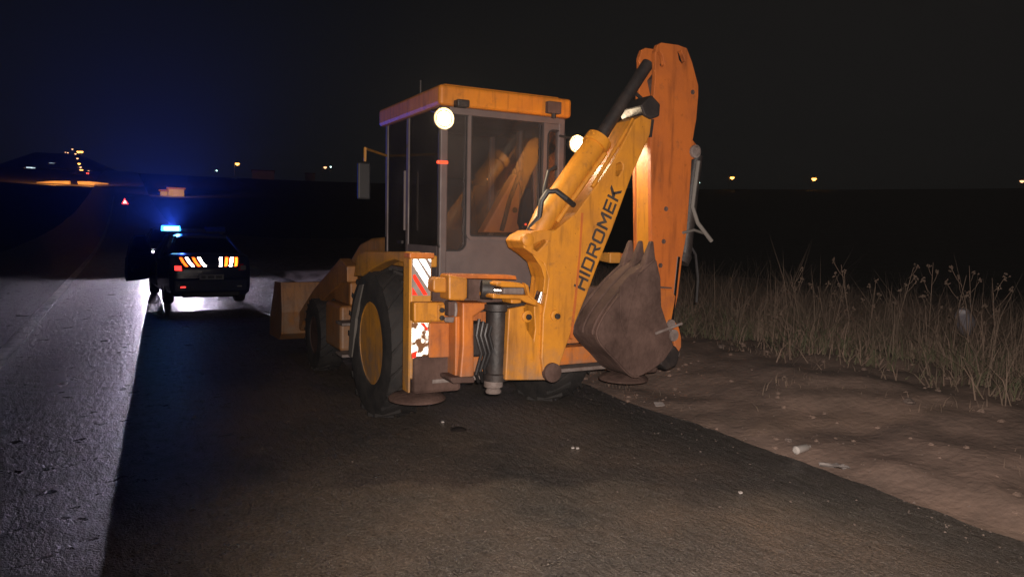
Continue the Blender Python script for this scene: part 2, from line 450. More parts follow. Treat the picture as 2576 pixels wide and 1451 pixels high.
def tag(o, label=None, cat=None, group=None, kind=None):
    if label: o['label'] = label
    if cat: o['category'] = cat
    if group: o['group'] = group
    if kind: o['kind'] = kind
    return o
def empty(name, loc=(0, 0, 0), rz=0.0):
    o = bpy.data.objects.new(name, None); COL.objects.link(o); o.location = loc; o.rotation_euler[2] = rz
    o.empty_display_size = 0.2; return o
def copy_tree(o, parent=None):
    c = o.copy(); COL.objects.link(c); c.parent = parent
    for ch in list(o.children): copy_tree(ch, c)
    return c
def spot(name, loc, aim, energy, size, col, blend=0.6, radius=0.05, parent=None):
    d = bpy.data.lights.new(name, 'SPOT'); d.energy = energy; d.spot_size = rad(size); d.spot_blend = blend
    d.color = col; d.shadow_soft_size = radius
    o = bpy.data.objects.new(name, d); COL.objects.link(o); o.location = loc
    o.rotation_euler = (Vector(aim) - Vector(loc)).to_track_quat('-Z', 'Y').to_euler()
    if parent: o.parent = parent
    return o

# ------------------------------------------------------------------ ground, road, verge
def build_ground():
    b = MB(); radii = [0]; r = 1.5
    while r < 2600: radii.append(r); r *= 1.13
    A = 144; vs = [(CAM.x, CAM.y, -0.12)]; fs = []
    for i, q in enumerate(radii[1:]):
        for k in range(A):
            a = 2 * math.pi * k / A; x, y = CAM.x + q * math.sin(a), CAM.y + q * math.cos(a)
            vs.append((x, y, terrain(x, y) - 0.12 - 0.0012 * q + (0.25 * mnoise.noise(Vector((x * .05, y * .05, 0))) if q > 40 else 0)))
    for k in range(A): fs.append((0, 1 + k, 1 + (k + 1) % A))
    for i in range(len(radii) - 2):
        for k in range(A): fs.append((1 + i * A + k, 1 + (i + 1) * A + k, 1 + (i + 1) * A + (k + 1) % A, 1 + i * A + (k + 1) % A))
    b.add(vs, fs); o = b.build('ground', 'soil', smooth=True); tag(o, kind='structure')
def edge_x(y):
    return 1.66 + 0.10 * mnoise.noise(Vector((0, y * 0.9, 3))) + 0.05 * mnoise.noise(Vector((0, y * 4.1, 9))) + 0.02 * mnoise.noise(Vector((0, y * 15, 9)))
def left_x(y):
    return -8.6 + 0.12 * mnoise.noise(Vector((5, y * 0.8, 3))) + 0.05 * mnoise.noise(Vector((5, y * 4, 9)))
def build_road():
    ys = []; y = -9.0
    while y < 430: ys.append(y); y += 0.12 if y < 12 else (0.5 if y < 40 else 4)
    N = 18; vs, fs = [], []
    for y in ys:
        a, c = left_x(y), edge_x(y)
        row = [(a, -0.10)] + [(a + (c - a) * k / N, 0.0) for k in range(N + 1)] + [(c + 0.03, -0.10)]
        for x, dz in row: vs.append((x, y, terrain(x, y) + dz))
    n = N + 3
    for i in range(len(ys) - 1):
        for k in range(n - 1): fs.append((i * n + k, i * n + k + 1, (i + 1) * n + k + 1, (i + 1) * n + k))
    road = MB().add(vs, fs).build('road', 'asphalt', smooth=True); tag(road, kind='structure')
    vs, fs = [], []
    ys = [q for q in ys if q < 150]
    for y in ys:
        for x in (-4.54, -4.34): vs.append((x + 0.012 * mnoise.noise(Vector((x, y * 2, 1))), y, terrain(x, y) + 0.004))
    for i in range(len(ys) - 1): fs.append((2 * i, 2 * i + 1, 2 * i + 3, 2 * i + 2))
    MB().add(vs, fs).build('edge_line', 'white_line', road)
def verge_z(x, y):
    t = sstep(1.65, 2.2, x)
    z = -0.055 + 0.085 * t + 0.24 * sstep(1.9, 4.2, x) - 0.25 * sstep(5.0, 9.0, x)
    z += 0.09 * t * mnoise.noise(Vector((x * .7, y * .7, 0))) + 0.04 * mnoise.noise(Vector((x * 2.4, y * 2.4, 4))) * (0.4 + 0.6 * t)
    z += 0.010 * mnoise.noise(Vector((x * 9, y * 9, 7))) + 0.005 * mnoise.noise(Vector((x * 23, y * 23, 2)))
    return z + terrain(x, y)
def build_verge():
    xs = [1.35 + 0.07 * k for k in range(60)] + [5.55 + 0.35 * k for k in range(40)]
    ys = []; y = -9.0
    while y < 60: ys.append(y); y += 0.08 if y < 7 else 0.5
    vs = [(x, y, verge_z(x, y)) for y in ys for x in xs]; n = len(xs)
    fs = [(i * n + k, i * n + k + 1, (i + 1) * n + k + 1, (i + 1) * n + k) for i in range(len(ys) - 1) for k in range(n - 1)]
    tag(MB().add(vs, fs).build('verge', 'sand', smooth=True), kind='structure')
build_ground(); build_road(); build_verge()

# ------------------------------------------------------------------ backhoe loader
BH = empty('backhoe_loader')
tag(BH, 'old yellow backhoe loader with grey cab, its boom folded sideways at the rear', 'backhoe loader')
def wheel(name, c, R, w, rimr, side, lugs):
    t = empty(name, c); t.parent = BH
    h = w / 2
    prof = [(rimr, -h * .86), (rimr + .05, -h * .98), (R * .80, -h), (R * .93, -h * .92), (R * .965, -h * .7), (R * .965, h * .7), (R * .93, h * .92),
            (R * .80, h), (rimr + .05, h * .98), (rimr, h * .86), (rimr - .015, h * .5), (rimr - .015, -h * .5), (rimr, -h * .86)]
    b = MB().lathe(prof, (0, 0, 0), 'x', 56)
    b.build('tyre', 'rubber', t, smooth=True)
    b = MB()
    for k in range(lugs):                       # tractor bars
        a = 2 * math.pi * k / lugs
        for s in (-1, 1):
            aa = a + (math.pi / lugs if s > 0 else 0); da = 0.30 if lugs < 24 else .2
            pts = []
            for (xx, an, rr) in ((s * h * .02, aa, R * .96), (s * h * .97, aa + da, R * .93), (s * h * .97, aa + da + .07, R * .93), (s * h * .02, aa + .07, R * .96)):
                pts.append(Vector((xx, math.cos(an) * rr, math.sin(an) * rr)))
            mid = aa + da / 2; off = Vector((0, math.cos(mid), math.sin(mid))) * (R * 0.05)
            b.prism(pts, off)
    b.build('tread', 'rubber', t)
    s = side
    d = [(rimr + .012, s * h * .80), (rimr - .02, s * h * .83), (rimr - .045, s * h * .55), (rimr * .62, s * h * .16), (rimr * .42, s * h * .20), (rimr * .40, s * h * .42), (0.001, s * h * .45)]
    MB().lathe(d, (0, 0, 0), 'x', 40).build('rim', 'body_yellow' if R > .5 else 'brown_steel', t, smooth=True)
    for k in range(8):
        a = 2 * math.pi * k / 8
        MB().lathe([(.018, s * h * .18), (.018, s * h * .32), (.001, s * h * .33)], (0, math.cos(a) * rimr * .52, math.sin(a) * rimr * .52), 'x', 6).build('wheel_nut', 'dull_steel', t)
    MB().lathe([(rimr * .26, s * h * .40), (rimr * .24, s * h * .70), (.001, s * h * .74)], (0, 0, 0), 'x', 20).build('hub', 'dull_steel', t, smooth=True)
    return t
for sx in (-1, 1):
    wheel('rear_wheel', (sx * .85, 0, .70), .70, .38, .385, sx, 20)
    wheel('front_wheel', (sx * .86, 2.40, .45), .45, .30, .23, sx, 22)
# chassis and rear axle
b = MB()
b.box((-.36, -1.25, .55), (.36, 3.2, .95)); b.box((-.75, -.18, .55), (.75, .18, .85)); b.box((-.78, 2.3, .36), (.78, 2.5, .52))
b.build('chassis', 'black_steel', BH, bevel=.02)
# engine hood sloping to the nose
hood = [(-.44, 1.05, .90), (-.44, 1.05, 1.68), (-.44, 1.9, 1.64), (-.44, 2.35, 1.56), (-.44, 3.33, 1.07), (-.44, 3.42, .70), (-.44, 3.3, .62), (-.44, 1.05, .62)]
MB().prism(hood, (.88, 0, 0)).build('hood', 'body_yellow', BH, bevel=.04, seg=3)
MB().box((-.36, 3.41, .70), (.36, 3.45, 1.0)).build('grille', 'black_steel', BH, bevel=.01)
MB().tube([(.3, 2.4, 1.45), (.3, 2.4, 2.05), (.3, 2.45, 2.15)], .045).build('exhaust_pipe', 'brown_steel', BH, smooth=True)
# loader arms, cross tube, bucket, cylinders
for sx in (-1, 1):
    arm = [(sx * .80, 1.15, 1.35), (sx * .80, 1.45, 1.42), (sx * .80, 2.7, .98), (sx * .80, 3.55, .60), (sx * .80, 3.65, .38), (sx * .80, 3.50, .34), (sx * .80, 3.3, .50), (sx * .80, 2.5, .80), (sx * .80, 1.4, 1.15), (sx * .80, 1.15, 1.18)]
    MB().prism(arm, (sx * .12, 0, 0)).build('loader_arm', 'loader_dimmed_yellow', BH, bevel=.012)
    MB().tube([(sx * .70, 1.6, .75), (sx * .70, 2.3, .80)], .055).build('lift_cylinder', 'loader_dimmed_yellow', BH, smooth=True)
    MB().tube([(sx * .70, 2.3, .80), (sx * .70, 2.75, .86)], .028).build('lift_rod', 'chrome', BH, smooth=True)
    MB().tube([(sx * .62, 2.8, 1.0), (sx * .62, 3.7, .85)], .04).build('tilt_cylinder', 'loader_dimmed_yellow', BH, smooth=True)
MB().tube([(-.8, 2.9, .78), (.8, 2.9, .78)], .07).build('loader_cross_tube', 'loader_dimmed_yellow', BH, smooth=True)
prof = [(3.62, .98), (3.70, 1.02), (4.25, 1.00), (4.32, .97)]
bk = [(3.60, 1.0), (3.54, .60), (3.58, .30), (3.75, .20), (4.50, .18)]
inner = [(y + .035, z + .03) for y, z in bk]
outl = bk + [(4.50, .205), (3.77, .235), (3.62, .32), (3.58, .61), (3.64, 1.0)]
lb = MB().prism([(-1.13, y, z) for y, z in outl], (2.26, 0, 0)).build('loader_bucket', 'loader_dimmed_yellow', BH, bevel=.008)
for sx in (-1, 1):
    MB().prism([(sx * 1.13, y, z) for y, z in [(3.60, 1.0), (3.54, .60), (3.58, .30), (3.75, .20), (4.50, .18), (4.42, .45), (4.05, .98)]], (sx * .025, 0, 0)).build('side_plate', 'loader_dimmed_yellow', lb)
MB().prism([(-1.13, 4.46, .15), (-1.13, 4.60, .16), (-1.13, 4.46, .18)], (2.26, 0, 0)).build('cutting_edge', 'dull_steel', lb)
# tank, battery box, steps, tool box between the wheels on the near side
MB().box((-.98, 1.20, .42), (-.42, 1.85, .92)).build('fuel_tank', 'loader_dimmed_yellow', BH, bevel=.04, seg=3)
MB().box((-.90, 1.10, .93), (-.42, 1.80, 1.18)).build('battery_box', 'loader_dimmed_yellow', BH, bevel=.02)
for z in (.42, .75):
    MB().box((-1.05, .86, z), (-.70, 1.12, z + .03)).build('step', 'dull_steel', BH, bevel=.006)
# rear fenders: flat deck over the wheel with a thin curved front edge
FD = [on_x(x, y, -1.05) for x, y in [(890, 694), (897, 642), (915, 632), (1020, 632), (1020, 664), (990, 652), (965, 660), (935, 676), (908, 694)]]
FS = [on_x(x, y, -1.05) for x, y in [(903, 716), (913, 714), (906, 745), (894, 800), (888, 865), (884, 898), (876, 893), (880, 820), (890, 760)]]
for sx in (-1, 1):
    MB().prism([(-sx * p.x, p.y, p.z) for p in FD], (-sx * .13, 0, 0)).build('fender', 'body_yellow', BH, bevel=.012)
    MB().box((min(sx * .64, sx * .918), -.70, 1.44), (max(sx * .64, sx * .918), .10, 1.54)).build('fender_deck', 'body_yellow', BH, bevel=.012)
    MB().prism([(-sx * p.x, p.y, p.z) for p in FS], (-sx * .36, 0, 0)).build('mud_flap', 'pale_hose', BH, bevel=.004)

# ---------------- cab
CL, CRr, CB, CFr, ZB, ZT = -.64, .59, -.74, .74, 1.12, 2.80      # left, right, rear, front, floor, top
roof = MB().box((-.68, -.80, 2.80), (.62, .84, 2.97)).build('cab_roof', 'roof_orange', BH, bevel=.03, seg=3)
MB().box((-.60, -.70, 2.967), (.54, .74, 2.995)).build('roof_cap', 'roof_orange', roof, bevel=.012)
for (x, y) in ((CL, CB), (CRr - .07, CB), (CL, CFr - .07), (CRr - .07, CFr - .07)):
    MB().box((x, y, ZB), (x + .07, y + .07, ZT)).build('cab_pillar', 'cab_grey', BH, bevel=.012)
for x in (CL, CRr - .05):
    MB().box((x, .05, ZB), (x + .05, .12, ZT)).build('cab_pillar', 'cab_grey', BH, bevel=.012)
# rear wall with its three openings (quarter pane, hinged rear window, right quarter pane)
def px_rect(poly, y): return [on_y(x, yy, y) for x, yy in poly]
wall = MB().prism([(CL + .07, CB + .012, 1.25), (CRr - .07, CB + .012, 1.25), (CRr - .07, CB + .012, ZT), (CL + .07, CB + .012, ZT)], (0, .035, 0)).build('rear_wall', 'cab_grey', BH)
def rrect(x0, z0, x1, z1, y, rad_, n=5):
    pts = []
    for cx, cz, a0 in ((x1 - rad_, z1 - rad_, 0), (x0 + rad_, z1 - rad_, 90), (x0 + rad_, z0 + rad_, 180), (x1 - rad_, z0 + rad_, 270)):
        for k in range(n + 1):
            a = rad(a0 + 90 * k / n); pts.append((cx + rad_ * math.cos(a), y, cz + rad_ * math.sin(a)))
    return pts
P = lambda x, y: on_y(x, y, CB)
qx0, qx1 = P(1106, 500).x, P(1172, 500).x
wx0, wx1 = P(1186, 450).x, P(1360, 450).x
sx0, sx1 = P(1380, 450).x, P(1418, 450).x
qz0, qz1 = P(1140, 628).z, P(1150, 262).z
wz0, wz1 = P(1280, 592).z, P(1270, 300).z
sz0, sz1 = P(1400, 560).z, P(1400, 330).z
cut(wall, MB().prism(rrect(qx0, qz0, qx1, qz1, CB - .1, .07), (0, .3, 0)))
cut(wall, MB().prism(rrect(wx0, wz0, wx1, wz1, CB - .1, .02), (0, .3, 0)))
cut(wall, MB().prism(rrect(sx0, sz0, sx1, sz1, CB - .1, .045), (0, .3, 0)))
def frame(x0, z0, x1, z1, r_, w, y0, y1, m, name, par):
    o = rrect(x0 - w, z0 - w, x1 + w, z1 + w, y0, r_ + w); i = rrect(x0, z0, x1, z1, y0, r_); n = len(o)
    vs = o + i + [(p[0], y1, p[2]) for p in o] + [(p[0], y1, p[2]) for p in i]
    fs = []
    for k in range(n):
        j = (k + 1) % n
        fs += [(k, j, n + j, n + k), (2 * n + k, 3 * n + k, 3 * n + j, 2 * n + j), (k, 2 * n + k, 2 * n + j, j), (n + k, n + j, 3 * n + j, 3 * n + k)]
    return MB().add(vs, fs).build(name, m, par)
for (x0, z0, x1, z1, r_, nm) in ((qx0, qz0, qx1, qz1, .07, 'quarter_window'), (wx0, wz0, wx1, wz1, .02, 'rear_window'), (sx0, sz0, sx1, sz1, .045, 'quarter_window')):
    w = MB().prism(rrect(x0 - .01, z0 - .01, x1 + .01, z1 + .01, CB + .028, r_), (0, .005, 0)).build(nm, 'cab_glass', BH)
    frame(x0, z0, x1, z1, r_, .014, CB + .002, CB + .02, 'trim_seal', 'window_seal', w)
    if nm == 'rear_window':
        frame(x0 - .016, z0 - .016, x1 + .016, z1 + .016, .03, .03, CB - .015, CB + .002, 'cab_grey', 'window_frame', w)
MB().box((CL + .07, CB - .02, 2.74), (CRr - .07, CB + .012, 2.80)).build('rear_header', 'cab_grey', BH, bevel=.01)
# left and right sides: lower panel, rear side pane, door with pane
for sx, X in ((-1, CL), (1, CRr - .03)):
    MB().box((X + .002, CB + .07, 1.25), (X + .028, .05, 1.62)).build('side_panel', 'cab_grey', BH)
    MB().box((X + .012, CB + .07, 1.62), (X + .017, .05, 2.80)).build('side_window', 'cab_glass', BH)
    d = MB().box((X + .004, .12, 1.12), (X + .026, CFr - .07, 1.50)).build('door', 'cab_grey', BH)
    MB().box((X + .012, .12, 1.50), (X + .017, CFr - .07, 2.80)).build('door_window', 'cab_glass', d)
    MB().box((X - .02 if sx < 0 else X + .03, .17, 1.62), (X if sx < 0 else X + .05, .30, 1.65)).build('door_handle', 'black_steel', d)
    rail = X - .05 if sx < 0 else X + .08
    MB().tube([(rail, .0, 1.75), (rail, .0, 2.3)], .013).build('grab_rail', 'cab_grey', BH)
MB().box((CL + .07, CFr - .04, 1.68), (CRr - .07, CFr - .035, 2.80)).build('windscreen', 'cab_glass', BH)
MB().box((CL, CFr - .05, 1.05), (CRr, CFr - .02, 1.68)).build('front_bulkhead', 'cab_grey', BH)
MB().box((CL, CB, 1.05), (CRr, CFr - .06, 1.12)).build('cab_floor', 'cab_grey', BH)
MB().box((CL + .04, CB + .05, 2.77), (CRr - .04, CFr, 2.795)).build('headliner', 'cab_grey', BH)
# inside: tilted seat, side console panel tinted as if lit, levers, steering column
seat = MB().box((-.23, -.15, 1.42), (.20, .35, 1.56)).build('operator_seat', 'seat', BH, bevel=.04, seg=3)
MB().prism([(-.24, .22, 1.55), (-.24, .34, 1.55), (-.24, .50, 2.28), (-.24, .40, 2.30)], (.45, 0, 0)).build('seat_back', 'seat', seat, bevel=.04, seg=3)
MB().box((-.12, -.1, 1.12), (.1, .25, 1.42)).build('seat_post', 'black_steel', seat)
con = MB().px_y([(1298, 436), (1312, 450), (1330, 446), (1358, 440), (1368, 585), (1215, 585), (1262, 500)], .05, .20).build('side_console', 'console_lit_tint', BH, bevel=.02)
MB().lathe([(.03, -.012), (.025, 0.0)], on_y(1294, 528, .05) , 'y', 14).build('console_knob', 'black_steel', con)
MB().px_y([(1316, 500), (1330, 470), (1338, 478), (1342, 560), (1318, 585), (1308, 560)], -.20, -.12).build('hanging_coat', 'seat', BH, bevel=.02)
MB().tube([on_y(1300, 440, -.16), on_y(1320, 505, -.16)], .006).build('control_lever', 'black_steel', BH)
MB().tube([on_y(1338, 440, -.17), on_y(1339, 520, -.17)], .005).build('control_lever', 'black_steel', BH)
MB().tube([on_y(1262, 580, -.3), on_y(1283, 500, -.3), on_y(1310, 430, -.25)], .022).build('seat_strut', 'seat', BH)
st = MB().tube([(-.05, .60, 1.2), (-.05, .45, 1.85)], .03).build('steering_column', 'black_steel', BH)
MB().tube([(-.05 + .19 * math.cos(a), .45 + .06 * math.sin(a), 1.86 + .17 * math.sin(a)) for a in [2 * math.pi * k / 24 for k in range(25)]], .014, 8, False).build('steering_wheel', 'black_steel', st)
MB().lathe([(.012, 0), (.012, -.006)], on_y(1322, 564, -.21), 'y', 10).build('warning_light', 'warn_lit', BH)
# red clearance lamp on the quarter window, label strip below it
tl = on_y(1113, 408, CB - .035)
MB().box((tl.x - .045, CB - .045, tl.z - .012), (tl.x + .05, CB - .01, tl.z + .014)).build('clearance_lamp', 'warn_lit', BH, bevel=.006)
# work lamps
for (px, py, r_) in ((1117, 298, .060), (1452, 362, .055)):
    c = on_y(px, py, -.98)
    L_ = empty('work_lamp', c); L_.parent = BH
    MB().lathe([(.02, .13), (r_ * .8, .10), (r_ * 1.12, .03), (r_ * 1.15, 0), (r_ * 1.02, -.004)], (0, 0, 0), 'y', 28).build('lamp_housing', 'black_steel', L_, smooth=True)
    MB().lathe([(r_ * 1.0, 0.0), (r_ * .8, -.014), (r_ * .4, -.022), (.001, -.024)], (0, 0, 0), 'y', 28).build('lamp_lens', 'work_lens', L_, smooth=True)
    MB().lathe([(r_ * 1.02, .001), (r_ * 1.42, -.008), (r_ * 1.45, .004), (r_ * 1.04, .012)], (0, 0, 0), 'y', 28).build('lamp_halo_ring', 'work_halo', L_, smooth=True)  # added glowing ring imitates the halo around the lens
    MB().tube([(0, .06, .0), (0, .10, .06), (-.02 if px < 1300 else -.05, .22, .09)], .012, 8).build('lamp_bracket', 'black_steel', L_)
    spot('work_lamp_beam', (0, -.05, 0), (.0 if px < 1300 else .25, -2.2, -1.0), 185 if px < 1300 else 85, 140, (1.0, 0.76, 0.50), .9, .06, L_)
# roof rear edge: bracket and small camera-like lamp box
bx = on_y(1392, 272, -.83)
MB().box((bx.x - .07, -.86, bx.z - .05), (bx.x + .07, -.802, bx.z + .055)).build('roof_bracket', 'brown_steel', BH, bevel=.008)
MB().tube([(bx.x, -.84, bx.z - .05), (bx.x, -.84, bx.z - .09)], .022, 10).build('bracket_bolt', 'black_steel', BH)
bb = on_y(1160, 262, -.83)
MB().box((bb.x - .06, -.90, bb.z - .03), (bb.x + .05, -.802, bb.z + .03)).build('lamp_mount', 'black_steel', BH, bevel=.01)
MB().tube([(-.62, -.2, 2.96), (-.62, -.2, 3.10)], .012, 8).build('aerial', 'black_steel', BH)
# left mirror on its arm
mp = on_x(918, 455, -1.02)
mir = MB().box((mp.x - .07, mp.y - .02, mp.z - .17), (mp.x + .05, mp.y + .03, mp.z + .17)).build('wing_mirror', 'plastic_black', BH, bevel=.015)
MB().tube([(CL, CFr - .03, mp.z + .30), (mp.x, mp.y, mp.z + .30), (mp.x, mp.y, mp.z + .18)], .013, 8).build('mirror_arm', 'body_yellow', mir)

# ---------------- rear frame, stabilisers
def c2(pts): return [(1006.4 + x * .2688, 629 + y * .2688) for x, y in pts]      # close-up crop -> photograph
for sx in (-1, 1):
    lg = MB().box((sx * 1.02 - .085, -1.32, .62), (sx * 1.02 + .085, -1.21, 1.575)).build('stabiliser_leg', 'body_yellow', BH, bevel=.012)
    MB().box((sx * 1.02 - .10, -1.333, 1.545), (sx * 1.02 + .10, -1.20, 1.585)).build('leg_cap', 'frame_orange', lg, bevel=.008)
    MB().box((sx * 1.02 - .10, -1.325, .52), (sx * 1.02 - .0855, -1.20, 1.54)).build('leg_flange', 'body_yellow', lg)
    MB().box((sx * .985 - .10, -1.35, .50), (sx * .985 + .30, -1.06, .80)).build('leg_shoe', 'brown_steel', lg, bevel=.03)
    MB().lathe([(.001, .505), (.10, .50), (.20, .472), (.225, .452), (.225, .437), (.001, .435)], (sx * 1.0, -1.2, 0), 'z', 32).build('foot_plate', 'brown_steel', lg, smooth=True)
    if sx < 0: left_leg = lg
bd = MB().px_y(c2([(115, 80), (293, 80), (283, 425), (112, 425)]), -1.329, -1.3225).build('reflective_board', 'board', left_leg)
for name, m, polys in (('white_stripe', 'retro_white', [[(125, 85), (160, 85), (278, 285), (278, 375), (125, 140)], [(180, 85), (235, 85), (285, 180), (285, 240)], [(262, 85), (288, 85), (288, 112)]]),
                       ('red_stripe', 'retro_red', [[(122, 232), (142, 225), (258, 415), (222, 421), (122, 262)], [(117, 345), (165, 420), (117, 420)]])):
    for q in polys: MB().px_y(c2(q), -1.333, -1.3292).build(name, m, bd)
b2 = MB().px_y(c2([(112, 680), (273, 680), (268, 900), (255, 1008), (108, 1012)]), -1.329, -1.3225).build('torn_reflective_board', 'retro_torn', left_leg)
for q in ([(190, 682), (226, 682), (262, 735), (250, 752)], [(112, 960), (160, 940), (150, 1005), (112, 1010)]):
    MB().px_y(c2(q), -1.333, -1.3292).build('red_stripe', 'retro_red', b2)
# clamp box with bolt plate
cb = MB().px_y(c2([(130, 490), (418, 486), (418, 668), (132, 672)]), -1.44, -1.34).build('leg_clamp', 'boom_yellow', BH, bevel=.012)
MB().px_y(c2([(355, 512), (418, 510), (418, 655), (355, 658)]), -1.452, -1.4405).build('bolt_plate', 'boom_yellow', cb, bevel=.003)
for y in (560, 632):
    q = on_y(*c2([(390, y)])[0], -1.453); MB().lathe([(.021, 0), (.021, -.014), (.001, -.015)], q, 'y', 6).build('bolt', 'black_steel', cb)
# transverse rails (upper and lower) of the side-shift frame
zu = on_y(1250, 720, -1.30).z
MB().box((-.935, -1.34, 1.12), (.935, -1.20, 1.30)).build('upper_rail', 'brown_steel', BH, bevel=.01)
MB().px_y(c2([(455, 226), (600, 226), (1085, 238), (1098, 275), (1000, 272), (455, 262)]), -1.50, -1.345).build('rail_cover', 'frame_orange', BH, bevel=.008)
MB().box((-.935, -1.34, .64), (.935, -1.20, .79)).build('lower_rail', 'frame_orange', BH, bevel=.01)
MB().box((-.935, -1.36, .58), (.935, -1.19, .612)).build('lower_lip', 'dull_steel', BH, bevel=.006)
MB().box((-.92, -1.21, .80), (.92, -1.17, 1.12)).build('frame_panel', 'frame_orange', BH)
MB().px_y(c2([(275, 682), (520, 682), (520, 998), (272, 1005)]), -1.37, -1.345).build('guard_panel', 'frame_orange', BH, bevel=.006)
# boxes to the left of the king post
MB().px_y(c2([(312, 275), (350, 255), (450, 258), (450, 398), (330, 396), (310, 372)]), -1.47, -1.345).build('valve_block', 'boom_yellow', BH, bevel=.02)
MB().px_y(c2([(455, 232), (635, 262), (632, 448), (600, 472), (455, 468)]), -1.53, -1.345).build('carriage_box', 'boom_yellow', BH, bevel=.015)
MB().px_y(c2([(640, 270), (745, 275), (742, 450), (640, 452)]), -1.46, -1.345).build('carriage_web', 'brown_steel', BH)
MB().px_y(c2([(455, 478), (585, 478), (582, 620), (455, 620)]), -1.44, -1.345).build('lock_block', 'brown_steel', BH, bevel=.012)
MB().tube([on_y(*c2([(520, 490)])[0], -1.47), on_y(*c2([(525, 560)])[0], -1.47), on_y(*c2([(515, 650)])[0], -1.47)], .012, 8).build('grease_line', 'dull_steel', BH)
MB().px_y(c2([(420, 625), (515, 625), (505, 680), (420, 672)]), -1.47, -1.445).build('lock_bolt_row', 'dull_steel', BH, bevel=.01)
# carriage: vertical side plates and dark king post
MB().px_y(c2([(585, 490), (820, 492), (822, 530), (690, 620), (695, 1180), (560, 1200), (585, 900)]), -1.56, -1.345).build('carriage_plate', 'frame_orange', BH, bevel=.012)
MB().px_y(c2([(520, 620), (572, 620), (575, 1195), (515, 1215)]), -1.50, -1.345).build('carriage_flange', 'frame_orange', BH, bevel=.008)
MB().px_y(c2([(480, 1190), (700, 1185), (700, 1240), (500, 1250), (470, 1215)]), -1.58, -1.36).build('carriage_foot', 'brown_steel', BH, bevel=.02)
kp = on_y(*c2([(915, 800)])[0], -1.58); kz0 = on_y(*c2([(900, 1215)])[0], -1.58).z; kz1 = on_y(*c2([(900, 500)])[0], -1.58).z
MB().lathe([(.10, kz0), (.10, kz0 + .05), (.085, kz0 + .06), (.085, kz1 - .06), (.11, kz1 - .05), (.11, kz1)], (kp.x, -1.56, 0), 'z', 28).build('king_post', 'black_steel', BH, smooth=True)
MB().lathe([(.06, kz0 - .10), (.065, kz0 - .085), (.05, kz0 - .06), (.075, kz0 - .05), (.075, kz0)], (kp.x - .02, -1.56, 0), 'z', 20).build('king_pin', 'dull_steel', BH, smooth=True)
MB().box((kp.x - .22, -1.54, .80), (kp.x - .06, -1.36, 1.06)).build('hose_bundle_bracket', 'black_steel', BH, bevel=.02)
for k in range(4):
    x = kp.x - .17 + .035 * k
    MB().tube([(x, -1.60, 1.10 - .02 * k), (x - .03, -1.62, .98), (x + .02, -1.61, .84), (x - .01, -1.58, .68 + .02 * k), (x + .05, -1.50, .60)], .014, 8).build('hydraulic_hose', 'hose', BH, smooth=True)
# swing cylinder and lugs
MB().tube([on_y(*c2([(760, 365)])[0], -1.50), on_y(*c2([(870, 372)])[0], -1.53)], .075, 16).build('swing_cylinder', 'black_steel', BH, smooth=True)
MB().tube([on_y(*c2([(870, 372)])[0], -1.53), on_y(*c2([(985, 375)])[0], -1.57)], .035, 14).build('swing_rod', 'chrome', BH, smooth=True)
MB().px_y(c2([(905, 308), (950, 295), (1120, 305), (1180, 325), (1195, 352), (960, 345), (900, 332)]), -1.68, -1.42).build('swing_lug', 'boom_yellow', BH, bevel=.012)
MB().px_y(c2([(970, 352), (1165, 350), (1165, 415), (965, 415)]), -1.63, -1.5).build('rod_eye', 'dull_steel', BH, bevel=.012)
MB().px_y(c2([(870, 412), (1200, 420), (1290, 480), (1340, 510), (1335, 540), (1180, 490), (1130, 460), (868, 452)]), -1.69, -1.42).build('swing_lug', 'boom_yellow', BH, bevel=.012)
MB().px_y(c2([(1040, 458), (1140, 462), (1135, 500), (1040, 500)]), -1.66, -1.5).build('lug_pad', 'boom_yellow', BH, bevel=.01)
MB().px_y(c2([(1000, 515), (1150, 490), (1190, 495), (1150, 535), (1010, 540)]), -1.67, -1.45).build('stop_block', 'black_steel', BH, bevel=.01)
MB().px_y(c2([(1165, 305), (1200, 330), (1215, 420), (1310, 500), (1340, 520), (1250, 470), (1200, 425)]), -1.70, -1.66).build('swing_hook', 'boom_yellow', BH, bevel=.006)

# ---------------- boom
YB = -1.72; TH = .27
sp = MB().px_y(c2([(1020, 548), (1150, 522), (1330, 520), (1345, 600), (1400, 900), (1470, 1060), (1460, 1212), (985, 1215)]), YB + .03, YB + TH - .02).build('swing_post', 'boom_yellow', BH, bevel=.012)
cut(sp, MB().px_y(c2([(1240, 560), (1290, 522), (1335, 535), (1335, 600), (1345, 760), (1330, 860), (1270, 760), (1245, 640)]), YB - .1, YB + .22))
BO = [(1312, 605), (1322, 592), (1345, 580), (1400, 577), (1450, 535), (1540, 412), (1598, 300), (1622, 286), (1640, 300), (1637, 335), (1592, 435), (1541, 575), (1502, 672), (1480, 732),
      (1452, 800), (1430, 855), (1412, 908), (1399, 955), (1385, 960), (1368, 945), (1362, 900), (1364, 850), (1366, 790), (1374, 745), (1379, 700), (1368, 662), (1345, 642), (1319, 624)]
boom = MB().px_y(BO, YB, YB + TH).build('boom', 'boom_yellow', BH, bevel=.010)
cut(boom, MB().px_y([(1352, 614), (1378, 603), (1385, 606), (1379, 614), (1361, 633), (1352, 627)], YB - .05, YB + .13))
cut(boom, MB().px_y([(1562, 410), (1571, 406), (1577, 412), (1576, 426), (1566, 443), (1560, 440)], YB - .05, YB + .13))
MB().px_y([(1463, 535), (1468, 535), (1461, 640), (1450, 760), (1440, 850), (1434, 850), (1445, 755), (1457, 640)], YB - .005, YB - .0006).build('weld_bead', 'dipper_orange', boom)
MB().px_y([(1340, 640), (1352, 645), (1372, 668), (1381, 700), (1376, 740), (1366, 735), (1370, 700), (1362, 672)], YB - .010, YB - .0008).build('edge_plate', 'boom_yellow', boom, bevel=.003)
